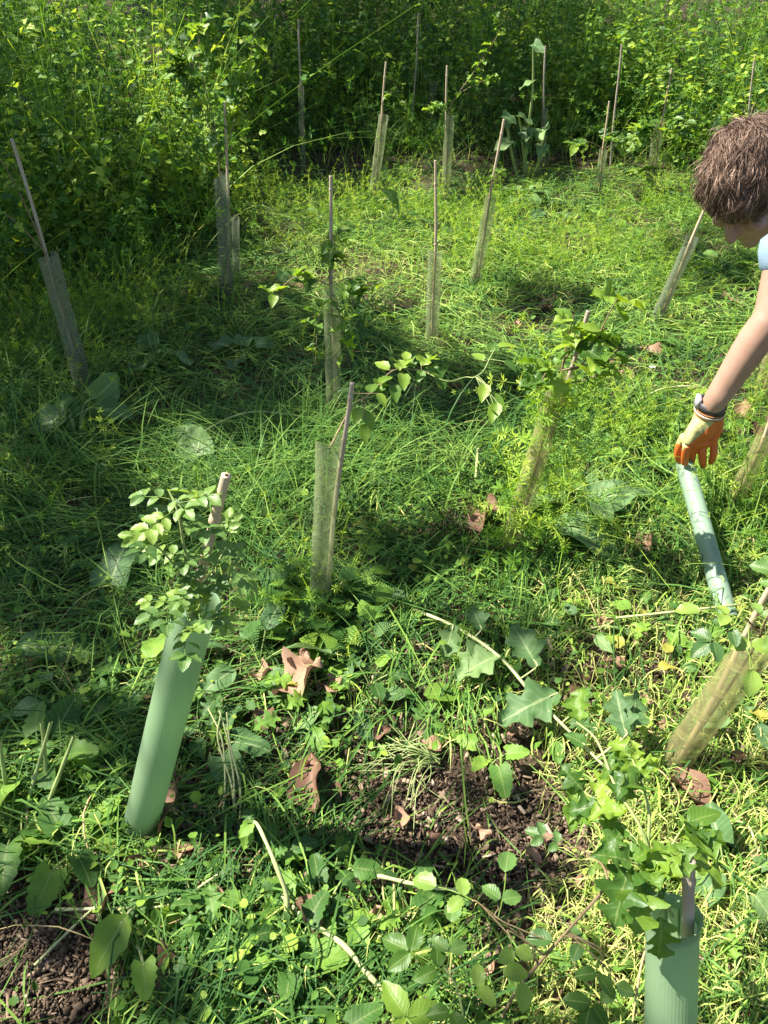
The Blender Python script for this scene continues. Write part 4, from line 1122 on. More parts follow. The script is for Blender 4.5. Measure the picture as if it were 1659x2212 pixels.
NEAR = [(290, 1795, 'the leaning green tube foot'), (690, 1320, 'the empty clear guard'), (1100, 1190, 'the overgrown amber guard'), (1450, 1650, 'the wide amber guard'), (1450, 2150, 'the rimmed green tube'), (1530, 1170, 'the pale lying tube'),
        (80, 2090, 'the dark bare soil'), (960, 1745, 'the uprooted tuft'), (1150, 1450, 'the cut scallop leaved weed'), (186, 850, 'the grimy leaning guard'), (491, 655, 'the grey leafy guard'), (721, 900, 'the guard hung with leaves'),
        (932, 745, 'the empty topped guard'), (1022, 620, 'the long bare cane'), (803, 440, 'the big drooping leaf'), (1171, 378, 'the tall pale stalks'), (1290, 432, 'the short sunlit guard'), (1408, 710, 'the stained guard below the hair'),
        (655, 378, 'the tall white cane'), (1600, 950, 'the gloved hand'), (1230, 2000, 'the arching bramble shoot'), (600, 1950, 'the limp pale stalk'), (130, 1400, 'the long flat leaf'), (240, 1250, 'the big round leaf'), (60, 1700, 'the thick nettle stalks'),
        (1560, 600, "the person's face"), (600, 1030, 'the tall grass tuft'), (880, 2180, 'the fresh leafy shoot'), (960, 445, 'the arching sapling shoot'), (990, 2160, 'the low bramble spray'), (620, 1480, 'the folded pinkish leaf'), (1500, 1710, 'the broad tan leaf')]
def nearto(x, y):
    return min(NEAR, key=lambda q: (q[0] - x) ** 2 + (q[1] - y) ** 2 * (1.6 if y > 900 else 3))[2]
WG = 'low weeds growing among the cuttings'
for x, y, n, k, a, b in ((560, 1440, 6, 'dock', .09, .14), (500, 1520, 4, 'weed', .06, .10), (690, 1500, 6, 'weed', .05, .09), (760, 1530, 4, 'dock', .08, .11), (800, 1480, 5, 'weed', .04, .07),
     (100, 1680, 6, 'nettle', .07, .11), (40, 1800, 5, 'nettle', .08, .12), (160, 1850, 6, 'nettle', .07, .10), (200, 1640, 5, 'weed', .05, .08), (60, 1560, 5, 'weed', .05, .09),
     (330, 2000, 5, 'weed', .05, .08), (420, 1960, 6, 'weed', .05, .08), (480, 2060, 6, 'weed', .05, .08), (560, 2080, 6, 'weed', .05, .075), (640, 2080, 5, 'nettle', .05, .075),
     (720, 1900, 5, 'weed', .05, .08), (700, 1980, 6, 'nettle', .04, .06), (860, 2030, 7, 'nettle', .05, .07), (800, 2130, 6, 'weed', .04, .06), (900, 1980, 5, 'weed', .04, .06),
     (600, 1880, 4, 'weed', .05, .09), (880, 1600, 5, 'weed', .04, .07), (1060, 1650, 5, 'nettle', .05, .07), (1230, 1120, 5, 'burdock', .10, .16), (1290, 1090, 4, 'dock', .08, .13),
     (1420, 930, 6, 'weed', .06, .10), (1460, 890, 5, 'oval', .06, .09), (1380, 1010, 6, 'weed', .06, .09), (1340, 960, 5, 'weed', .06, .1), (1600, 960, 6, 'weed', .06, .09),
     (1560, 1010, 6, 'oval', .05, .08), (1600, 1040, 5, 'rose', .08, .12), (1560, 1180, 5, 'weed', .05, .08), (1640, 1130, 5, 'weed', .06, .09), (1400, 1360, 5, 'weed', .04, .07),
     (1470, 1400, 5, 'weed', .04, .06), (1250, 1370, 4, 'dock', .06, .10), (1290, 1340, 4, 'weed', .05, .08), (1180, 1350, 4, 'weed', .05, .08), (1550, 1500, 5, 'weed', .04, .07), (1620, 1480, 5, 'weed', .05, .07),
     (1600, 1570, 4, 'dock', .06, .09), (1450, 1450, 4, 'weed', .03, .05), (1180, 1580, 4, 'weed', .04, .06), (640, 1560, 5, 'weed', .05, .08), (470, 1620, 4, 'burdock', .07, .1), (420, 1600, 5, 'weed', .05, .09),
     (300, 1500, 5, 'weed', .06, .10), (230, 1480, 5, 'weed', .05, .09), (160, 1540, 5, 'dock', .07, .11), (380, 1230, 4, 'weed', .05, .08), (150, 1250, 4, 'weed', .06, .1), (900, 1130, 4, 'weed', .04, .06),
     (520, 780, 4, 'burdock', .09, .13), (340, 800, 3, 'burdock', .12, .16), (600, 650, 5, 'weed', .07, .11), (800, 700, 5, 'weed', .06, .1), (750, 640, 5, 'weed', .07, .11), (990, 520, 4, 'nettle', .08, .12),
     (1320, 480, 6, 'weed', .07, .12), (1130, 440, 5, 'burdock', .12, .18), (1190, 470, 5, 'dock', .1, .15), (900, 330, 5, 'burdock', .14, .2), (600, 330, 6, 'burdock', .16, .24), (560, 300, 5, 'burdock', .16, .22),
     (1500, 560, 6, 'weed', .07, .12), (1560, 600, 5, 'weed', .07, .12), (1390, 520, 5, 'weed', .07, .11), (640, 470, 4, 'dock', .08, .12), (1000, 420, 5, 'weed', .08, .12),
     (1560, 1920, 4, 'burdock', .06, .08), (1590, 1720, 4, 'weed', .03, .05), (1270, 2130, 5, 'weed', .03, .05), (1620, 2060, 4, 'weed', .03, .05), (1580, 2160, 4, 'weed', .03, .05)):
    kl = {'dock': 'rosette of broad grey green dock leaves', 'weed': 'small leafy green weed', 'nettle': 'young nettle with toothed leaves',
          'burdock': 'clump of big heart shaped burdock leaves', 'oval': 'clump of smooth oval leaves', 'rose': 'feather leaved seedling'}[k]
    weed(kl.replace('rosette', 'rosette of %s' % ('four', 'five', 'six', 'seven')[n - 4]).replace(' of broad', ' broad').replace('small leafy', 'small %s leaved' % ('three', 'four', 'five', 'six', 'seven')[n - 3]) + ' near ' + nearto(x, y), x, y, n, k, a, b, h=.05 + .6 * a, group=WG + ': ' + k)

def lying_leaf(label, x, y, size, az, kind, lift=.12, roll=0.0, z=.05, name='fallen_leaf', cat='leaf', group=None, stalk=None, v=None):
    """one big leaf with its midrib stalk; (x, y) is where its base sits"""
    B = at_z(x, y, z)
    d = np.array((math.cos(az), math.sin(az), lift))
    root = thing(name, label, cat, tuple(B), group)
    put_leaf(kind, B, d, size, root, roll=roll, name='blade', v=v)
    if stalk is not None:
        C = spline([B + unit(d) * size * .1] + [at_z(px_, py_, zz) for px_, py_, zz in stalk], 16)
        V, F, Lc = tube1(C, np.linspace(.0022, .0036, 16), 6)
        link('stalk', mesh_np('stalk', rel(V, root), F, Lc), root, M['pale_stem'])
    return root
lying_leaf('folded pale grey green leaf with a long arching stalk, in shade', 430, 985, .17, 2.15, 'burdock', .5, .5, .05, stalk=[(445, 930, .1), (540, 890, .12), (650, 900, .05)])
lying_leaf('broad grey green leaf lying beside the empty clear guard', 790, 1045, .13, .35, 'dock', .1, .2, .05)
lying_leaf('long flat plantain like leaf crossed by thin stem shadows', 35, 1400, .22, .12, 'dock', .05, 0, .06)
lying_leaf('big round dark green leaf standing in the shaded grass', 240, 1260, .15, 1.5, 'burdock', .5, .1, .05)
lying_leaf('wide dark leaf lying in the deepest left shade', 300, 790, .16, .2, 'burdock', .1, .2, .05)
lying_leaf('smooth dark green oval leaf with sunken veins on bare soil', 915, 1500, .105, -.05, 'oval', .15, .1, .035)
lying_leaf('big dark leaf drooping in front of a spiral guard', 835, 425, .26, -.6, 'burdock', -.55, .75, .18, stalk=[(822, 432, .15), (815, 440, .0)])
lying_leaf('large smooth leaf lying beside the amber guard foot', 1195, 1120, .24, -.7, 'dock', .05, .0, .08)
lying_leaf('long grey leaf flat in sunlit cuttings near the forearm', 1410, 735, .16, .0, 'dock', .05, .1, .05)
lying_leaf('bright pointed oval leaf drooping onto bare soil', 275, 1975, .11, 4.2, 'oval', -.3, .1, .10, stalk=[(285, 1965, .07), (305, 1975, .0)])
lying_leaf('toothed nettle leaf lying on cut stems', 775, 2040, .06, 1.6, 'nettle', .1, .1, .05)
lying_leaf('round green leaf leaning behind the rimmed green tube', 1520, 1935, .065, .7, 'burdock', .4, .1, .06)
lying_leaf('yellow green toothed leaf at the very front edge', 760, 2215, .055, .5, 'nettle', .3, .1, .18, stalk=[(755, 2260, .1), (752, 2290, .0)])
lying_leaf('limp toothed leaf hanging over the brown leaf', 310, 2080, .06, 5.0, 'nettle', -.1, .1, .09, stalk=[(300, 2050, .06), (290, 2040, .0)])
# grey leaves at the foot of the leaning guard
B = at_z(170, 960); root = thing('burdock_plant', 'burdock with limp grey green leaves at the leaning guard\'s foot', 'weed', tuple(B))
for x, y, s, az, lf, zz in ((150, 905, .17, 2.2, .2, .10), (150, 880, .16, 4.3, -.5, .12), (205, 860, .15, .9, .3, .12), (215, 880, .14, -.3, .0, .09), (130, 905, .16, 3.4, -.1, .09)):
    p = at_z(x, y, zz)
    put_leaf('burdock', p, (math.cos(az), math.sin(az), lf), s, root, roll=rng.normal(0, .5))
    C = spline([B, (B + p) / 2 + np.array((0, 0, .06)), p + unit((math.cos(az), math.sin(az), lf)) * s * .12], 10)
    V, F, Lc = tube1(C, np.linspace(.006, .003, 10), 6)
    link('stalk', mesh_np('stalk', rel(V, root), F, Lc), root, M['stem'])

def stalk_thing(label, pts, r0, r1, m='pale_stem', leaves=(), name='cut_stalk', cat='stalk', group=None, extra=(), start=None):
    P = ([] if start is None else [np.asarray(start, float)]) + [at_z(x, y, z) for x, y, z in pts]
    root = thing(name, label, cat, tuple(P[0]), group)
    C = spline(P, 26)
    V, F, Lc = tube1(C, np.linspace(r0, r1, 26) * (1 + .12 * np.sin(np.arange(26) * 1.1)), 7)
    link('stem', mesh_np('stem', rel(V, root), F, Lc), root, M[m])
    for ex in extra:
        V, F, Lc = tube1(spline([at_z(*q) for q in ex], 12), np.linspace(r1 * 1.1, r1 * .7, 12), 6)
        link('branch', mesh_np('branch', rel(V, root), F, Lc), root, M[m])
    for (x, y, z, kind, s, az, lf, roll) in leaves:
        b = at_z(x, y, z)
        j = int(np.argmin(np.linalg.norm(C - b, axis=1)))
        d = np.array((math.cos(az), math.sin(az), lf))
        put_leaf(kind, b, d, s, root, roll=roll)
        if np.linalg.norm(C[j] - b) > .008:
            V, F, Lc = tube1(spline([C[j], b, b + unit(d) * s * .15], 6), np.full(6, r1 * .7), 5)
            link('leaf_stalk', mesh_np('leaf_stalk', rel(V, root), F, Lc), root, M[m])
    return root
stalk_thing('cut weed with big scalloped grey green leaves lying across bare soil', [(890, 1315, .05), (985, 1355, .08), (1080, 1420, .10), (1150, 1500, .09), (1230, 1580, .08), (1330, 1680, .06)], .0045, .003, 'pale_stem',
    [(1160, 1440, .10, 'mugwort', .125, 2.0, .45, .2), (1205, 1497, .10, 'mugwort', .15, 3.55, -.05, .2), (1352, 1590, .12, 'mugwort', .10, 1.75, .7, .5), (1360, 1580, .12, 'mugwort', .095, 1.1, .6, -.6),
     (1080, 1415, .10, 'mugwort', .12, 3.5, -.1, .0), (1050, 1390, .09, 'mugwort', .10, 3.9, -.15, .3), (1040, 1360, .10, 'mugwort', .09, 1.8, .2, .1), (980, 1350, .09, 'mugwort', .09, 4.4, -.4, .2), (1265, 1610, .09, 'weed', .05, 2.6, .3, .2),
     (1290, 1575, .1, 'weed', .06, 2.8, .1, .2), (1260, 1520, .08, 'weed', .05, 1.2, .3, .2)], name='cut_weed', cat='weed')
stalk_thing('brown arching bramble shoot with toothed leaflets, close above the ground', [(1070, 2230, .0), (1110, 2150, .12), (1160, 2085, .20), (1240, 1995, .28), (1305, 1920, .33), (1310, 1890, .34), (1295, 1862, .35), (1250, 1830, .36)], .0030, .0018, 'twig',
    [(1040, 1955, .28, 'bramble', .10, 2.7, .0, .1), (1075, 1985, .28, 'bramble', .10, 1.3, .1, .1), (1100, 2010, .27, 'bramble', .09, 4.9, -.2, .3), (1290, 2045, .25, 'bramble', .09, 3.0, .1, 0), (1300, 2060, .25, 'bramble', .10, 4.3, -.1, .2),
     (1310, 2090, .24, 'bramble', .09, 5.0, -.2, .2), (1230, 1832, .36, 'rose', .06, 2.7, .1, .2), (1270, 1850, .35, 'rose', .05, 5.2, -.3, .2)], name='bramble_shoot', cat='bramble', extra=[[(1165, 2080, .2), (1120, 2040, .25), (1040, 1955, .28)], [(1215, 2020, .26), (1260, 2030, .26), (1300, 2050, .25)]])
stalk_thing('low bramble spray with dark toothed leaves at the front edge', [(1020, 2350, .0), (1010, 2260, .14), (1000, 2190, .20), (985, 2130, .22), (960, 2090, .23)], .0022, .0014, 'stem',
    [(985, 2120, .22, 'bramble', .11, 2.6, .1, .1), (990, 2135, .22, 'bramble', .11, 4.3, -.2, .1), (995, 2150, .21, 'bramble', .10, .4, .0, .1), (1000, 2180, .2, 'bramble', .10, 5.3, -.2, .1), (965, 2095, .23, 'bramble', .09, 1.4, .2, .1)], name='bramble_shoot', cat='bramble')
stalk_thing('fresh leafy shoot with wrinkled bright leaves at the front edge', [(895, 2350, .0), (890, 2270, .12), (880, 2220, .18), (875, 2190, .2)], .002, .0014, 'stem',
    [(876, 2195, .2, 'oval', .06, 2.2, .2, .1), (878, 2198, .2, 'oval', .065, 4.4, -.2, .1), (880, 2200, .2, 'oval', .06, .3, .1, .1), (880, 2200, .2, 'oval', .05, 5.4, -.1, .1)], name='leafy_shoot', cat='weed')
stalk_thing('limp pale stalk with drooping tip bending over the weeds', [(560, 2010, .03), (610, 1990, .05), (620, 1940, .09), (600, 1880, .13), (575, 1820, .15), (550, 1775, .14), (530, 1800, .11)], .0058, .0026, 'pale_stem',
    [(548, 1775, .14, 'weed', .04, 3.9, -.2, .2), (545, 1778, .14, 'weed', .035, 2.2, .1, .2), (540, 1790, .12, 'weed', .04, 4.4, -.5, .2), (590, 1850, .14, 'weed', .03, .5, .3, 0)], name='wilted_stalk')
stalk_thing('thick pale stalk curving down between the weeds near the soil', [(610, 1935, .05), (660, 1985, .06), (740, 2040, .06), (800, 2110, .05), (860, 2170, .03)], .0055, .0045)
stalk_thing('straight cut stalk crossing the bare soil', [(75, 2085, .015), (150, 2010, .03), (215, 1950, .04)], .0028, .0024, 'pale_stem')
stalk_thing('grey green stalk lying level behind the bare soil', [(120, 1965, .03), (230, 1962, .04), (360, 1955, .05), (470, 1890, .06)], .0034, .0022)
stalk_thing('yellow green stub of a cut stalk standing upright in grass', [(1026, 1085, .0), (1028, 1030, .06), (1033, 968, .13)], .0052, .0046, 'pale_stem')
stalk_thing('pale bent stalk lying across the litter beside the rimmed tube', [(1470, 1782, .05), (1540, 1775, .06), (1610, 1780, .05), (1640, 1840, .04)], .0034, .0026)
stalk_thing('green stalk lying across the foot of the pale lying tube', [(1330, 1335, .06), (1450, 1322, .08), (1560, 1310, .085), (1600, 1305, .07)], .0035, .0024)
stalk_thing('thin bundle stem running from the weeds to the dry leaves', [(760, 1880, .04), (830, 1895, .05), (920, 1915, .05), (1010, 1925, .04)], .0046, .0032)
stalk_thing('long pale stem arching over the sunlit cuttings by the forearm', [(1370, 870, .03), (1430, 840, .08), (1500, 835, .09), (1540, 850, .05)], .0036, .0028)
for i, (x, y) in enumerate(((480, 1560), (500, 1560), (512, 1565), (495, 1552))):
    stalk_thing('thin pale upright stalk in the little sheaf beside the weeds', [(x - 4 + 5 * i, 1800 - 6 * i, .0), (x + 6, 1700, .05), (x - 8 * i, 1600, .11), (x - 30 + 4 * i, 1530 + 4 * i, .15)], .0026, .0018, group='sheaf of pale upright stalks')
for i, (x0, y0, x1, y1) in enumerate(((40, 1740, 110, 1560), (75, 1750, 160, 1590), (20, 1700, 0, 1600), (110, 1700, 90, 1560))):
    stalk_thing('thick pale green stalk rising at the shaded nettles', [(x0, y0 + 60, .0), ((x0 + x1) / 2, (y0 + y1) / 2 + 30, .09), (x1, y1, .2)], .0055, .0035, 'stem', group='thick stalks among the nettles')
# tall pale stalks in the deep shade
c = at_z(1140, 392)
root = thing('hogweed_plant', 'tall pale stalked hogweed with broad leaves in the shaded bank', 'weed', tuple(c))
for pts in ([(1133, 392), (1135, 330), (1150, 200), (1152, 95)], [(1150, 392), (1165, 340), (1175, 280), (1160, 285)], [(1120, 392), (1105, 330), (1095, 270), (1085, 250)], [(1140, 380), (1130, 320), (1128, 290), (1120, 250)]):
    C = spline([at_y(x, y, c[1] - .02 * i) for i, (x, y) in enumerate(pts)], 16)
    V, F, Lc = tube1(C, np.linspace(.014, .006, 16), 7)
    link('stalk', mesh_np('stalk', rel(V, root), F, Lc), root, M['stem'])
    for k in range(3):
        az = rng.uniform(3.2, 6.2)
        put_leaf('burdock', C[-1 - k * 4], (math.cos(az), math.sin(az), -.2), rng.uniform(.08, .15), root, roll=rng.normal(0, .4))
# long shoots with leaves that hang in front of the second row
stalk_thing('leafy spray of small oval leaves hanging beside the pinkish cane', [(760, 880, .50), (800, 850, .45), (850, 800, .46), (905, 800, .44), (925, 805, .43)], .0026, .0016, 'twig',
    [(775, 880, .43, 'oval', .06, 4.6, -.2, .1), (785, 890, .42, 'oval', .065, 5.2, -.3, .1), (790, 915, .4, 'oval', .06, 4.7, -.6, .1), (765, 850, .44, 'oval', .05, 2.9, .2, .1), (800, 850, .45, 'oval', .06, 1.4, .2, .1),
     (830, 815, .46, 'hawthorn', .06, 4.4, -.2, .2), (840, 800, .46, 'oval', .06, 2.4, .3, .2), (865, 800, .46, 'hawthorn', .07, 1.3, .3, .1), (870, 805, .45, 'oval', .065, 4.8, -.3, .2), (895, 795, .45, 'hawthorn', .06, 2.2, .3, .2),
     (910, 790, .45, 'hawthorn', .085, 1.0, .2, .1), (925, 790, .44, 'hawthorn', .09, 5.4, -.2, .1), (915, 800, .44, 'oval', .05, 4.2, -.4, .1), (850, 830, .45, 'oval', .06, 4.9, -.5, .1), (815, 850, .45, 'oval', .05, 5.3, -.4, .1),
     (820, 830, .46, 'oval', .06, .9, .2, .1), (880, 780, .45, 'oval', .05, 1.7, .4, .1)], name='hanging_spray', cat='sapling', start=guard_pts[8][1] - np.array((0, 0, .03)))
stalk_thing('short spray of round leaves hanging over the shaded soil', [(922, 805, .43), (965, 824, .41), (1005, 815, .40), (1025, 815, .41), (1045, 800, .42), (1060, 770, .44), (1075, 745, .45)], .0024, .0015, 'stem',
    [(1045, 780, .43, 'oval', .06, 2.2, .2, .1), (1060, 760, .44, 'oval', .06, 1.2, .3, .1), (1075, 750, .45, 'oval', .07, .2, .1, .1), (1050, 830, .40, 'oval', .065, 4.4, -.4, .1), (1065, 850, .38, 'oval', .075, 5.0, -.5, .1),
     (1075, 870, .37, 'oval', .07, 4.3, -.5, .1), (1060, 880, .36, 'oval', .06, 5.6, -.3, .1), (1085, 780, .44, 'oval', .06, 5.6, -.2, .1)], name='hanging_spray', cat='sapling', extra=[[(1030, 815, .41), (1050, 835, .4), (1065, 870, .37)]])

# pale root like strands spread on the soil
B = at_z(880, 1680); root = thing('uprooted_tuft', 'uprooted tuft with pale curling roots spread over bare soil', 'uprooted grass', tuple(B))
for i in range(34):
    a0 = rng.normal(3.4, .55); L_ = rng.uniform(.08, .19)
    p0 = B + np.array((.06, .03, .02)) + rng.normal(0, .012, 3) * (1, 1, .4)
    p1 = p0 + np.array((math.cos(a0), math.sin(a0) * .9, 0)) * L_ * .5 + np.array((0, 0, rng.uniform(.01, .04)))
    a1 = a0 + rng.normal(0, .6)
    p2 = p1 + np.array((math.cos(a1), math.sin(a1), 0)) * L_ * .6; p2[2] = rng.uniform(.006, .02)
    V, F, Lc = tube1(spline([p0, p1, p2], 9), np.linspace(.0016, .0008, 9), 4)
    link('root', mesh_np('root', rel(V, root), F, Lc), root, M['stem'])

# ------------------------------------------------------------------ dry brown leaves
def dry(label, x, y, size, az, lift=.12, roll=0.0, z=.03, group=None, v=None):
    B = at_z(x, y, z)
    o = put_leaf('dry', B, (math.cos(az), math.sin(az), lift), size, None, roll=roll, name='dry_leaf', v=v)
    tag(o, label, 'dry leaf', group)
dry('curled brown leaf with a dark hole beside the leaning green tube foot', 335, 1815, .13, 1.35, .5, .3, .02, v=0)
dry('long dry brown leaf lying upright between weeds on bare soil', 680, 1755, .14, 1.75, .25, .5, .02, v=1)
dry('large pinkish brown leaf folded below the empty clear guard', 590, 1500, .14, .45, .25, .2, .03, v=3)
dry('brown leaf standing on edge at the empty guard foot', 640, 1470, .08, 1.3, .6, -.3, .03, v=4)
dry('broad flat tan leaf at the foot of the wide amber guard', 1440, 1675, .115, -.8, .05, .1, .035, v=0)
dry('second tan leaf lying beyond the broad one', 1500, 1745, .08, -1.2, .0, .2, .03, v=1)
dry('crumpled dark brown leaf beside the amber guard foot', 1010, 1145, .13, .6, .35, .4, .04, v=5)
dry('curled grey brown leaf on the grass beside the lying tube', 1395, 1195, .10, 1.4, .2, .5, .04, v=2)
dry('brown leaf draped over pale cut stalks', 640, 1945, .08, -.9, .0, .5, .06, v=1)
dry('large shadowed brown leaf under the limp toothed leaf', 300, 2150, .11, .35, .1, .1, .02, v=3)
dry('small triangular tan leaf on the dark soil', 410, 2180, .04, 1.0, .2, .2, .02, v=0)
dry('torn grey brown leaf at the edge of the bare soil', 160, 1985, .10, .6, .1, .2, .02, v=4)
dry('reddish brown scrap in sunlit cuttings near the forearm', 1425, 770, .10, 2.3, .2, .3, .04, v=1)
dry('pink brown leaf half buried behind the glove', 1600, 905, .10, 1.2, .5, .2, .03, v=0)
dry('brown leaf under the wrist side weeds', 1630, 940, .09, .4, .3, .2, .03, v=2)
DG = 'small dry brown leaves scattered on the ground'
for x, y, s in ((910, 1415, .07), (560, 1530, .06), (540, 1470, .06), (730, 1460, .06), (690, 1640, .06), (740, 1720, .05), (800, 1600, .05), (860, 1790, .05), (940, 1820, .04), (1020, 1790, .045), (1080, 1690, .05), (1140, 1850, .045),
                (1180, 1790, .04), (1230, 1880, .04), (1010, 1560, .05), (960, 1620, .05), (1100, 1560, .05), (1220, 1500, .05), (1290, 1470, .05), (1350, 1440, .05), (1400, 1500, .05), (1230, 1320, .05), (1330, 1320, .06),
                (1000, 1190, .08), (1050, 1230, .06), (1160, 1290, .06), (1480, 1300, .05), (1420, 1560, .045), (1590, 1650, .04), (1600, 1830, .04), (1550, 1870, .04), (1610, 1960, .04), (1180, 2000, .04), (1140, 2090, .04), (1200, 2140, .04),
                (1060, 2080, .04), (830, 1960, .04), (650, 2140, .035), (450, 1930, .05), (440, 1860, .06), (380, 1850, .05), (250, 1890, .06), (30, 960, .1), (60, 1010, .08), (600, 590, .09), (560, 620, .08), (640, 615, .09), (810, 500, .1),
                (1150, 665, .1), (1190, 660, .1), (1230, 670, .08), (1100, 705, .08), (1080, 500, .1), (1330, 790, .07), (1370, 810, .06), (1560, 650, .09), (1600, 660, .08), (1230, 850, .06), (960, 840, .07), (870, 860, .07), (1290, 770, .07), (900, 700, .07)):
    vv = int(rng.integers(6))
    dry('small %s brown leaf lying near ' % ('curled oval' if vv < 3 else 'crumpled lobed') + nearto(x, y), x + rng.normal(0, 6), y + rng.normal(0, 6), s * rng.uniform(.8, 1.15), rng.uniform(0, 6.28), rng.normal(.1, .15), rng.normal(0, .4), rng.uniform(.012, .035), DG, v=vv)
YG = 'small yellowed leaves in the cuttings'
me_y = leafmesh('yellow_leaf', M['yellow'], shape='ovate', rows=7, cols=5, width=.7, fold=.2, droop=.3, wave=.4, seed=3)
LM['yellow'] = [me_y]
for x, y in ((1540, 1290), (1560, 1310), (1600, 1300), (1390, 1330), (1420, 1440), (1440, 1410), (1340, 1400), (1620, 1530), (1640, 1545), (1490, 840), (1460, 690), (650, 1480), (760, 1130), (1300, 1250), (880, 1230), (1180, 830)):
    o = put_leaf('yellow', at_z(x, y, .05), (math.cos(x), math.sin(x), .1), rng.uniform(.03, .06), None, roll=rng.normal(0, .4), name='yellow_leaf')
    tag(o, 'small yellowed leaf in the cuttings near ' + nearto(x, y), 'leaf', YG)
me_w = leafmesh('white_petal', M['white'], shape='round', rows=6, cols=5, width=.9, fold=.3, droop=.3, seed=4)
LM['petal'] = [me_w]
tag(put_leaf('petal', at_z(1405, 795, .05), (.7, .7, .2), .035, None, name='white_petal'), 'bright white scrap on the sunlit litter near the forearm', 'petal')

# ------------------------------------------------------------------ the person: bent over from the right, gloved right hand on the lying tube
def pd(x, y, d): return at_depth(x, y, d)
hip = np.array((1.72, 2.42, .92)); belly = np.array((1.52, 2.2, 1.0)); chest = np.array((1.32, 2.02, 1.03)); neck0 = np.array((1.13, 1.86, 1.06))
head_c = pd(1622, 398, 1.62)
sh_r = np.array((1.09, 2.10, .97)); sh_l = np.array((1.36, 1.74, 1.02))
el_r = pd(1660, 690, 2.06); wr_r = pd(1545, 866, 2.20); wr_in = pd(1528, 896, 2.25)
fdir = unit(np.array((-.75, -.45, 0.0)))
parts = Bag()
def cap_tube(pts, rad, sides=18, n=24):
    C = spline(pts, n); rr = np.interp(np.linspace(0, 1, n), np.linspace(0, 1, len(rad)), rad)
    t0 = unit(C[0] - C[1]); t1 = unit(C[-1] - C[-2])
    C = np.vstack([C[0] + t0 * rr[0] * .92, C[0] + t0 * rr[0] * .6, C, C[-1] + t1 * rr[-1] * .6, C[-1] + t1 * rr[-1] * .92])
    rr = np.concatenate([[rr[0] * .3, rr[0] * .78], rr, [rr[-1] * .78, rr[-1] * .3]])
    V, F, Lc = tube1(C, rr, sides)
    # close the ends with fans of quads
    k = len(C); s = sides
    c0 = V[:s].mean(0); c1 = V[-s:].mean(0)
    V = np.vstack([V, c0, c1]); i0, i1 = len(V) - 2, len(V) - 1
    ex = [[i0, (j + 2) % s, j + 1, j] for j in range(0, s, 2)] + [[i1, (k - 1) * s + j, (k - 1) * s + j + 1, (k - 1) * s + (j + 2) % s] for j in range(0, s, 2)]
    return V, np.vstack([F, ex]), np.zeros((len(V), 3))
def ball(c, rad, Rm=None, n=16):
    u = np.linspace(0, np.pi, n); w = np.arange(2 * n) * np.pi / n
    V = np.stack([np.outer(np.sin(u), np.cos(w)), np.outer(np.sin(u), np.sin(w)), np.outer(np.cos(u), np.ones(2 * n))], -1).reshape(-1, 3) * np.asarray(rad)
    if Rm is not None: V = V @ np.asarray(Rm).T
    V = V + np.asarray(c)
    s = 2 * n
    b = (np.arange(n - 1) * s)[:, None]; j = np.arange(s)[None]; j2 = (j + 1) % s
    F = np.stack([b + j, b + s + j, b + s + j2, b + j2], -1).reshape(-1, 4)
    return V, F, np.zeros((len(V), 3))
def fuse(bagx, name, m, parent, voxel, smooth=6, factor=.5):
    """one continuous skin round overlapping volumes"""
    o = link(name, mesh_np(name, np.concatenate(bagx.V), np.concatenate(bagx.F), None), None, m)
    a = o.modifiers.new('remesh', 'REMESH'); a.mode = 'VOXEL'; a.voxel_size = voxel; a.use_smooth_shade = True
    s = o.modifiers.new('smooth', 'SMOOTH'); s.iterations = smooth; s.factor = factor
    dg = bpy.context.evaluated_depsgraph_get()
    me = bpy.data.meshes.new_from_object(o.evaluated_get(dg))
    me.name = name
    o.modifiers.clear()
    old = o.data; o.data = me
    bpy.data.meshes.remove(old)
    if not me.materials: me.materials.append(m)
    if parent is not None:
        o.parent = parent; o.matrix_parent_inverse = Matrix.Translation(-Vector(parent.location))
    return o
P_LOC = (1.80, 2.50, 0.0)
person = thing('person', 'bent over person with brown hair, pale blue shirt and orange yellow work gloves', 'person', P_LOC)
# head frame: Y = face direction, Z = crown direction
face = unit(np.array((-.46, -.44, -.77))); 
crown = unit(np.array((-.58, -.36, .62))); crown = unit(crown - face * np.dot(crown, face))
sidev = np.cross(face, crown)
HR = np.stack([sidev, face, crown], 1)
def hp(x, y, z): return head_c + HR @ np.array((x, y, z))
bd = Bag()
bd.add(*ball(hp(0, -.008, .030), (.074, .094, .086), HR))                    # skull
bd.add(*ball(hp(0, .030, -.055), (.056, .058, .070), HR))                   # jaw
bd.add(*ball(hp(0, .098, -.022), (.013, .018, .026), HR, 8))                 # nose
bd.add(*ball(hp(0, .108, -.036), (.016, .012, .012), HR, 8))
bd.add(*ball(hp(0, .072, .012), (.055, .020, .014), HR, 10))                 # brow
bd.add(*ball(hp(0, .080, -.075), (.024, .012, .010), HR, 8))                 # mouth
bd.add(*ball(hp(0, .072, -.108), (.022, .018, .016), HR, 8))                 # chin
for s in (-1, 1):
    bd.add(*ball(hp(s * .078, -.012, -.012), (.010, .020, .032), HR, 8))     # ears
    bd.add(*ball(hp(s * .042, .070, -.030), (.022, .020, .018), HR, 8))      # cheeks
bd.add(*cap_tube([hp(0, -.03, -.03), (hp(0, -.06, -.08) + neck0) / 2, neck0], [.055, .056, .066]))
bd.add(*cap_tube([neck0, chest, belly, hip], [.10, .135, .13, .125]))
bd.add(*cap_tube([sh_l, (sh_l + sh_r) / 2 + np.array((.05, .05, .02)), sh_r], [.065, .09, .065]))
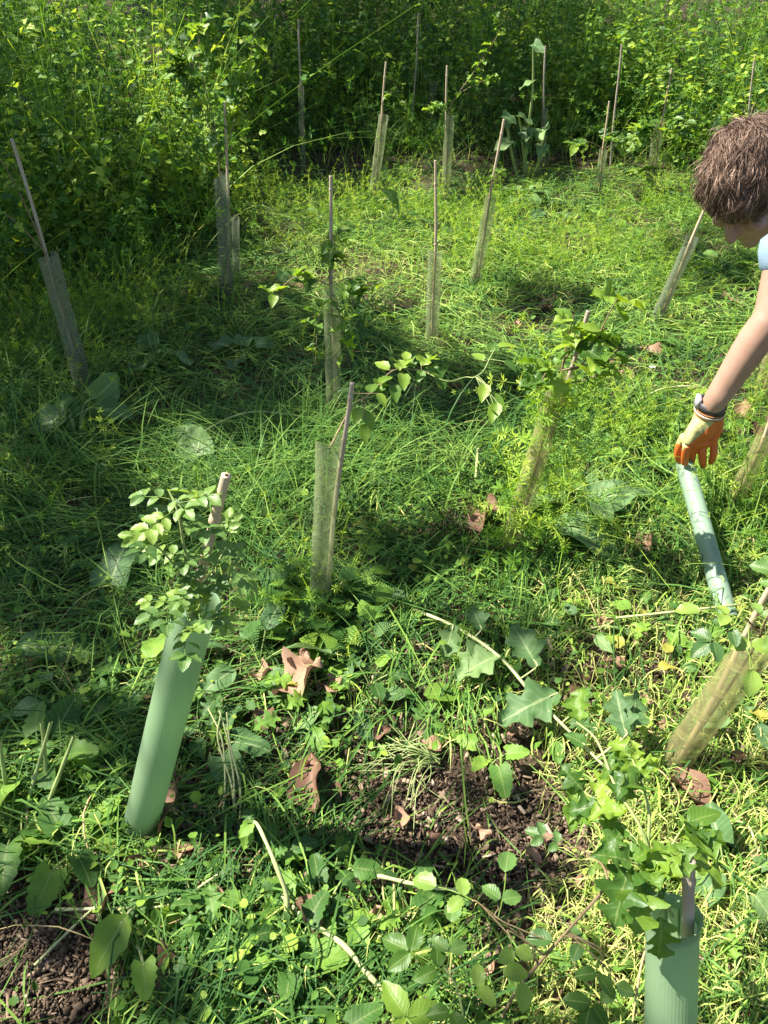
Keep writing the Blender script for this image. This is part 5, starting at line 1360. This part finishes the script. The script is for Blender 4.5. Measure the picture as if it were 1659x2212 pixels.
# right arm: round shoulder, tapering upper arm, fuller forearm, flat wrist
bd.add(*cap_tube([sh_r, sh_r * .6 + el_r * .4, el_r], [.056, .052, .040], n=20))
fa = wr_r - el_r
bd.add(*cap_tube([el_r, el_r + fa * .22, el_r + fa * .45, el_r + fa * .75, wr_r, wr_in], [.043, .047, .0445, .0385, .0345, .0315], n=30))
cross_ = unit(np.cross(fa, ray(1600, 780)))
bd.add(*ball(el_r + fa * .16 + cross_ * .010, (.037, .037, .06), frames(np.array([cross_]), unit(fa))[0][:, [0, 1, 2]]))
el_l = np.array((1.52, 1.62, .80)); wr_l = np.array((1.50, 1.88, .70))
bd.add(*cap_tube([sh_l, sh_l * .5 + el_l * .5, el_l], [.056, .050, .040]))
bd.add(*cap_tube([el_l, el_l * .6 + wr_l * .4, wr_l], [.041, .040, .028]))
feet = []
for s, (fx, fy) in ((1, (1.62, 2.62)), (-1, (1.92, 2.32))):
    hj = hip + np.array((-.075 * s * .7, .075 * s, -.06)); ft = np.array((fx, fy, .09)); kn = (hj + ft) / 2 + np.array((-.13, -.09, .03))
    bd.add(*cap_tube([hj, kn, ft], [.082, .056, .040])); feet.append((hj, kn, ft))
body = fuse(bd, 'body', M['skin'], person, .0085, 6)
for s in (-1, 1):
    ob = link('eye', mesh_np('eye', rel(ball(hp(s * .030, .066, -.010), (.010, .010, .010), HR, 8)[0], person), ball((0, 0, 0), (1, 1, 1), None, 8)[1]), body, M['eye'])
    ob.matrix_parent_inverse = Matrix.Identity(4)
    ob.matrix_local = Matrix.Translation(Vector(P_LOC))
# clothes
sb = Bag()
sb.add(*cap_tube([neck0 + (chest - neck0) * .15, chest, belly, hip], [.112, .155, .152, .148]))
sb.add(*cap_tube([sh_l, (sh_l + sh_r) / 2 + np.array((.05, .05, .02)), sh_r], [.078, .105, .078]))
sl = sh_r + (el_r - sh_r) * .50
sb.add(*cap_tube([sh_r, sh_r + (el_r - sh_r) * .3, sl], [.074, .072, .071]))
sb.add(*cap_tube([sh_l, sh_l + (el_l - sh_l) * .55], [.074, .068]))
fuse(sb, 't_shirt', M['shirt'], person, .012, 5)
tb = Bag()
tb.add(*cap_tube([hip + (belly - hip) * .25, hip], [.150, .152]))
for hj, kn, ft in feet:
    tb.add(*cap_tube([hj, kn, ft + np.array((0, 0, .02))], [.105, .078, .070]))
fuse(tb, 'trousers', M['trouser'], person, .010, 5)
for hj, kn, ft in feet:
    bt = Bag()
    bt.add(*cap_tube([ft + np.array((0, 0, .06)), ft + np.array((0, 0, -.03))], [.058, .052]))
    bt.add(*cap_tube([ft + np.array((.03, .02, -.05)), ft + np.array((-.07, -.045, -.05)), ft + np.array((-.15, -.10, -.055))], [.042, .046, .036]))
    fuse(bt, 'boot', M['boot'], person, .008, 3)

# hair: a cap of thousands of strands that flow from the crown whorl
hr = np.random.default_rng(5)
bd = Bag()
bd.add(*ball(hp(0, -.014, .038), (.080, .096, .086), HR, 20))
cut = hp(0, .055, -.02)
V, F, Lc = ball(hp(0, -.014, .038), (.0795, .0985, .0855), HR, 24)
loc = (V - head_c) @ HR
keepf = [f for f in F if not ((loc[f].mean(0)[1] > .062 and loc[f].mean(0)[2] < .040) or loc[f].mean(0)[2] < -.030 or (loc[f].mean(0)[1] > .0 and loc[f].mean(0)[2] < -.005))]
Lc = np.zeros((len(V), 3)); Lc[:, 2] = .15
hair = link('hair', mesh_np('hair_cap', rel(V, person), np.array(keepf), Lc), person, M['hair'])
n = 21000
u = hr.normal(size=(n * 3, 3)); u = unit(u)
okh = ~(((u[:, 1] > .72) & (u[:, 2] < .12)) | (u[:, 2] < -.72) | ((u[:, 1] > .2) & (u[:, 2] < -.38)))
u = u[okh][:n]; n = len(u)
rootp = u * np.array((.079, .098, .085)) + np.array((0, -.014, .038))
whorl = np.array((.012, -.070, .085))
d = rootp - whorl
nrm = unit(u / np.array((.079, .098, .085)))
flow = unit(d - nrm * np.sum(d * nrm, 1, keepdims=True))
swirl = np.cross(nrm, flow)
near_w = np.exp(-(np.linalg.norm(d, axis=1) / .05) ** 2)[:, None]
flow = unit(flow + swirl * (.5 * near_w + .25 * np.sin(rootp[:, :1] * 60 + rootp[:, 1:2] * 45)) + np.array((0, 0.12, 0)))
clump = .55 * np.stack([np.sin(rootp[:, 0] * 150 + rootp[:, 2] * 90), np.sin(rootp[:, 1] * 140 + rootp[:, 0] * 70), np.sin(rootp[:, 2] * 150 - rootp[:, 1] * 60)], 1)
flow = unit(flow + .30 * clump + hr.normal(0, .11, (n, 3)))
K = 6
ln = hr.uniform(.045, .085, n) * (1 + .25 * (u[:, 2] > .2))
t = np.linspace(0, 1, K)[None, :, None]
lift = (.22 + .16 * np.sin(rootp[:, 0] * 130 + rootp[:, 1] * 170))[:, None, None] * hr.uniform(.6, 1.5, n)[:, None, None] + .5 * (hr.uniform(size=n) < .03)[:, None, None]
curlv = hr.normal(0, .30, (n, 1, 1)) + .28 * np.sin(rootp[:, 2] * 110 + rootp[:, 0] * 80)[:, None, None]
C = rootp[:, None] + ln[:, None, None] * (flow[:, None] * t * (1 - .15 * t) + nrm[:, None] * (lift * np.sin(t * 2.6) * .62 - .42 * t ** 2 * ln[:, None, None] / .075) + swirl[:, None] * curlv * t ** 2 * .8)
lk = hr.choice(n, 190, replace=False)
own = np.argmin(((rootp[:, None] - rootp[lk][None]) ** 2).sum(-1), 1)
lside = hr.normal(0, .55, 190); lup = np.abs(hr.normal(.10, .16, 190)); llen = hr.uniform(.035, .075, 190)
ldir = unit(flow[lk] + swirl[lk] * lside[:, None])
LC = rootp[lk][:, None] + llen[:, None, None] * (ldir[:, None] * t * (1 - .12 * t) + nrm[lk][:, None] * (lup[:, None, None] * np.sin(t * 2.2) + .06 - .30 * t ** 2) + np.cross(nrm[lk], ldir)[:, None] * (lside[:, None, None] * .5) * t ** 2)
pull = .80 * t ** 1.3 * hr.uniform(.55, 1.0, (n, 1, 1))
C = C * (1 - pull) + (LC[own] + (rootp - rootp[lk][own])[:, None] * .30) * pull + hr.normal(0, .0012, (n, 1, 3)) * t
C = np.einsum('ij,nkj->nki', HR, C) + head_c
hb = Bag()
sdv = np.einsum('ij,nj->ni', HR, unit(swirl + hr.normal(0, .35, (n, 3))))
hb.add(*ribbons(C, sdv, np.broadcast_to(np.array([.0008, .0009, .0009, .0008, .0006, .0003]), (n, K)) * hr.uniform(.6, 1.3, (n, 1)), hr.beta(2, 2.2, n)))
st = hb.build('strands', M['hair'], hair)
st.matrix_parent_inverse = Matrix.Identity(4)
st.data.transform(Matrix.Translation(-Vector(P_LOC)))

# gloved right hand: thumb and first finger pinch the end of the tube
def glove(parent, W0, joints, palm, coat, name='glove'):
    gb = Bag()
    for pts, rad in palm: gb.add(*cap_tube(pts, rad, 14, 16))
    for pts, rad in joints: gb.add(*cap_tube(pts, rad, 12, 18))
    o = fuse(gb, name, M['glove'], parent, .0024, 4, .5)
    me = o.data
    co = np.zeros(len(me.vertices) * 3, np.float32); me.vertices.foreach_get('co', co)
    co = co.reshape(-1, 3)
    at = me.attributes.new('lc', 'FLOAT_VECTOR', 'POINT')
    lc = np.zeros((len(co), 3), np.float32); lc[:, 0] = coat(co)
    at.data.foreach_set('vector', lc.ravel())
    me.polygons.foreach_set('use_smooth', np.ones(len(me.polygons), bool))
    return o
D0 = 2.25
q = lambda x, y, dd=0.0: pd(x, y, D0 + dd)
cuff = q(1528, 886, -.02)
palm = [([q(1531, 890, -.008), q(1524, 908, .005), q(1516, 930, .02)], [.0385, .0385, .037]),
        ([q(1540, 892, .0), q(1543, 920, .03), q(1538, 950, .045)], [.026, .026, .018]),
        ([q(1512, 915, .0), q(1497, 940, .01), q(1486, 958, .015)], [.026, .026, .017]),
        ([q(1480, 950, .035), q(1500, 955, .045), q(1520, 955, .05), q(1538, 952, .055)], [.017, .018, .018, .016])]
fing = [([q(1497, 930, -.005), q(1487, 955, .0), q(1481, 980, .03), q(1479, 999, .06)], [.020, .0150, .0125, .0115]),            # thumb
        ([q(1478, 945, .04), q(1467, 965, .06), q(1464, 985, .085), q(1469, 997, .10)], [.0155, .0120, .0110, .0100]),             # first finger
        ([q(1498, 955, .05), q(1496, 976, .07), q(1494, 994, .10), q(1490, 1002, .125)], [.0150, .0120, .0110, .0100]),            # middle
        ([q(1518, 953, .055), q(1517, 976, .06), q(1518, 995, .075), q(1519, 1006, .10)], [.0145, .0125, .0118, .0100]),           # ring
        ([q(1540, 948, .055), q(1542, 970, .055), q(1540, 988, .065), q(1536, 998, .085)], [.0130, .0115, .0108, .0090])]          # little
pn = None
LA, LB_ = np.array((1560, 898.0)), np.array((1478, 985.0))
nl = q(1540, 960) - q(1480, 915)                # coated palm lies towards the little finger and fingertips
pl0 = (q(1556, 902) + q(1487, 962)) / 2
e1 = unit(q(1487, 962) - q(1556, 902)); e2 = ray(1520, 930)
npl = unit(np.cross(e1, e2)); npl = npl if np.dot(npl, nl) > 0 else -npl
def coat_r(co):
    side = (co - pl0) @ npl
    tipf = (co - q(1466, 953, .06)) @ unit(q(1468, 1000, .1) - q(1468, 945, .05))        # first finger tip is coated too
    behind = (co - q(1470, 960, .035)) @ unit(ray(1470, 960))
    return np.maximum(side, np.where(behind > 0, tipf, -1))
gl = glove(person, None, fing, palm, coat_r)
# cuff bands and the watch
axw = unit(wr_r - cuff)
def band(name, c, ax, r_, h, m, parent, fl=1.0, thick=.0025, sq=(1, 1)):
    a = unit(np.cross(ax, ray(1530, 880))); b = np.cross(ax, a)
    th = np.arange(28) * 2 * np.pi / 28
    V = []
    for s, o in ((-.5, 0), (-.5, thick), (.0, thick * 1.2), (.5, thick), (.5, 0), (-.5, 0)):
        rr = (r_ + o) * (1 + (fl - 1) * (s + .5))
        V.append(c + ax * s * h + rr * (np.cos(th)[:, None] * a * sq[0] + np.sin(th)[:, None] * b * sq[1]))
    base = (np.arange(5) * 28)[:, None]; j = np.arange(28)[None]; j2 = (j + 1) % 28
    F = np.stack([base + j, base + j2, base + 28 + j2, base + 28 + j], -1).reshape(-1, 4)
    o = link(name, mesh_np(name, rel(np.concatenate(V), person), F, np.zeros((28 * 6, 3))), parent, m)
    return o
ax_c = unit(q(1543, 862, -.04) - q(1526, 900, .005))
cb = q(1534, 884, -.016)
def sub(o, par):
    o.parent = par; o.matrix_parent_inverse = Matrix.Identity(4)
    if par is not person: o.matrix_local = Matrix.Translation(Vector(P_LOC)) if par in (gl, body) else o.matrix_local
    return o
for nm, k, h, m, rr in (('cuff_hem', .000, .006, 'cuff_brown', .0400), ('cuff_stripe', -.0062, .0045, 'cuff_white', .0405), ('cuff_hem', -.0112, .004, 'cuff_brown', .0400)):
    sub(band(nm, cb + ax_c * k, ax_c, rr, h, M[m], person, 1.03), gl)
wc = cb + ax_c * .016
strap = band('watch_strap', wc, ax_c, .0365, .021, M['strap'], person, 1.0, .004)
lw = unit(q(1500, 870) - q(1540, 880))
Vc, Fc, Lc = boxes(np.zeros((1, 2)), np.zeros(1), np.array([1.]), np.array([1.]), np.array([1.]), np.array([.5]), 0.0)
Vc = np.array([[-1, -1, -1], [1, -1, -1], [1, 1, -1], [-1, 1, -1], [-.85, -.85, 1], [.85, -.85, 1], [.85, .85, 1], [-.85, .85, 1]], float)
yb = np.cross(lw, ax_c); 
Vw = wc + lw * .043 + (Vc[:, :1] * .018) * ax_c + (Vc[:, 1:2] * .017) * unit(yb) + (Vc[:, 2:] * .006) * lw
wf = np.array([[0, 3, 2, 1], [4, 5, 6, 7], [0, 1, 5, 4], [1, 2, 6, 5], [2, 3, 7, 6], [3, 0, 4, 7]])
link('watch_case', mesh_np('watch_case', rel(Vw, person), wf, np.zeros((8, 3)), False), person, M['watch'])
# left hand, resting on the knee out of sight
a_l = unit(np.array((.15, .75, -.5))); s_l = unit(np.cross(a_l, (0, 0, 1))); n_l = np.cross(s_l, a_l)
lp = lambda a, s, n_: wr_l + a_l * a + s_l * s + n_l * n_
gloveL = glove(person, None, [([lp(.03, -.03, 0), lp(.06, -.055, -.01), lp(.09, -.06, -.03)], [.016, .013, .011])] + [([lp(.09, -.03 + .021 * i, 0), lp(.13 - .004 * abs(i - 1), -.032 + .023 * i, -.012), lp(.165 - .008 * abs(i - 1), -.033 + .024 * i, -.04)], [.014, .012, .010]) for i in range(4)],
               [([lp(-.02, 0, 0), lp(.03, 0, 0), lp(.085, .004, 0)], [.030, .034, .034])], lambda co: -((co - wr_l) @ n_l))

# ------------------------------------------------------------------ trees out of the picture whose crowns break the sunlight
SHADE = [(210, 440, 250, 160, .95), (740, 150, 190, 230, .9), (1120, 230, 240, 150, .85), (1330, 120, 260, 70, .5), (120, 650, 230, 120, .95), (330, 800, 300, 120, .9), (500, 690, 160, 90, .9), (720, 180, 170, 200, 1.0), (640, 320, 90, 70, .9), (1050, 230, 200, 160, .95), (1250, 210, 160, 150, .9), (930, 120, 120, 150, .9),
         (150, 930, 180, 90, .9), (130, 1130, 190, 130, .9), (120, 1330, 150, 110, .75), (60, 1520, 110, 110, .75), (520, 900, 160, 60, .75), (700, 760, 170, 90, .8), (940, 820, 170, 60, .9), (900, 1170, 190, 50, .9), (330, 1130, 120, 60, .7), (260, 1560, 140, 60, .6),
         (60, 1750, 90, 70, .6), (70, 2000, 130, 130, .7), (330, 1640, 60, 60, .6), (480, 1700, 120, 60, .5), (1150, 1390, 140, 45, .8), (920, 1760, 120, 50, .7), (1180, 640, 100, 35, .6), (200, 2150, 200, 70, .5), (1000, 40, 600, 60, .6), (1560, 560, 120, 60, .4), (680, 1290, 60, 50, .5),
         (1500, 300, 80, 60, .3), (300, 1360, 60, 40, .6)]
LIT = [(290, 120, 320, 125, 1.0), (1480, 260, 130, 170, 1.0), (960, 330, 110, 70, .8), (1500, 40, 250, 60, .8), (1290, 420, 90, 60, .9), (500, 300, 70, 140, .7), (550, 440, 90, 45, 1.0), (430, 180, 110, 90, .9), (1470, 250, 90, 130, .8), (620, 1020, 150, 60, .85), (400, 950, 50, 60, .7), (840, 300, 60, 50, .6), (1020, 160, 60, 90, .5), (380, 1270, 110, 110, .8), (130, 1390, 100, 25, .8), (1300, 340, 60, 80, .5), (280, 1000, 60, 30, .5)]
cr = np.random.default_rng(21)
m = 110000
gp = np.c_[cr.uniform(-6, 4.5, m), cr.uniform(-1, 11, m)]
zz = np.where(bank_in(gp) > 0, np.minimum(.2 + .55 * bank_in(gp), .95) + gz(gp[:, 0], gp[:, 1]), .06)
sc_ = cr.uniform(.25, 1.15, m)                       # shade every level of the tall growth, not only its top
zz = np.where(bank_in(gp) > 0, gz(gp[:, 0], gp[:, 1]) + (zz - gz(gp[:, 0], gp[:, 1])) * sc_, zz)
px, py = to_px(np.c_[gp, zz])
inv = (px > -60) & (px < PW + 60) & (py > -80) & (py < PH + 60)
pr = np.where(inv, ell(px, py, SHADE) * (1 - ell(px, py, LIT)), .35 + .35 * np.sign(np.sin(gp[:, 0] * 1.9) * np.cos(gp[:, 1] * 1.6 + gp[:, 0])))
pr = np.where(~inv & (gp[:, 0] > .5) & (gp[:, 1] < 4), 0.0, pr)
ok = cr.uniform(size=m) < pr * 1.1
gp, zz = gp[ok], zz[ok]
hgt = cr.uniform(4.2, 6.4, len(gp)) + .6 * np.sin(gp[:, 0] * 2) * np.cos(gp[:, 1] * 1.7)
st = np.array(SUN_TO)
LP = np.c_[gp, zz] + st[None] * ((hgt - zz) / st[2])[:, None]
trunks = [(-7.6, 3.2), (-6.0, 8.2), (-5.2, -2.2)]
owner = np.argmin(np.stack([(LP[:, 0] - a) ** 2 + (LP[:, 1] - b) ** 2 for a, b in trunks]), 0)
for i, (tx, ty) in enumerate(trunks):
    root = thing('tree', ['broad tree with a forked trunk shading the leaning guard', 'tree at the top of the bank shading the far canes', 'tree behind the viewer shading the bare soil'][i], 'tree', (tx, ty, float(gz(tx, ty)) - .05))
    L_ = LP[owner == i]
    b = Bag()
    b.add(*tube1(spline([(tx, ty, -.05), (tx + .08, ty, 1.6), (tx + .15, ty + .1, 3.2), (tx + .35, ty + .05, 5.2)], 14), np.linspace(.24, .10, 14), 12))
    if len(L_):
        for k in range(14):
            e_ = L_[cr.integers(len(L_))]
            s = np.array((tx + .12, ty + .06, cr.uniform(2.2, 4.4)))
            mid = (s + e_) / 2 + np.array((0, 0, .35)) + cr.normal(0, .15, 3)
            b.add(*tube1(spline([s, mid, e_], 10), np.linspace(.07, .012, 10), 7))
            for w_ in range(4):
                e2_ = L_[cr.integers(len(L_))]
                if np.linalg.norm(e2_ - mid) < 2.2:
                    b.add(*tube1(spline([mid, (mid + e2_) / 2 + cr.normal(0, .1, 3), e2_], 8), np.linspace(.025, .005, 8), 5))
    o = link('trunk', mesh_np('trunk', rel(np.concatenate(b.V), root), np.concatenate(b.F), np.concatenate(b.L)), root, M['bark'])
    D = cr.normal(size=(len(L_), 3)); D[:, 2] *= .4
    V, F, Lc = scatter(DIAMOND_W, L_, frames(D, unit(cr.normal(0, .5, (len(L_), 3)) + np.array((0, 0, 1)))), cr.uniform(.09, .15, len(L_)), cr.uniform(.1, .8, len(L_)))
    link('crown', mesh_np('crown', rel(V, root), F, Lc), root, M['canopy'])
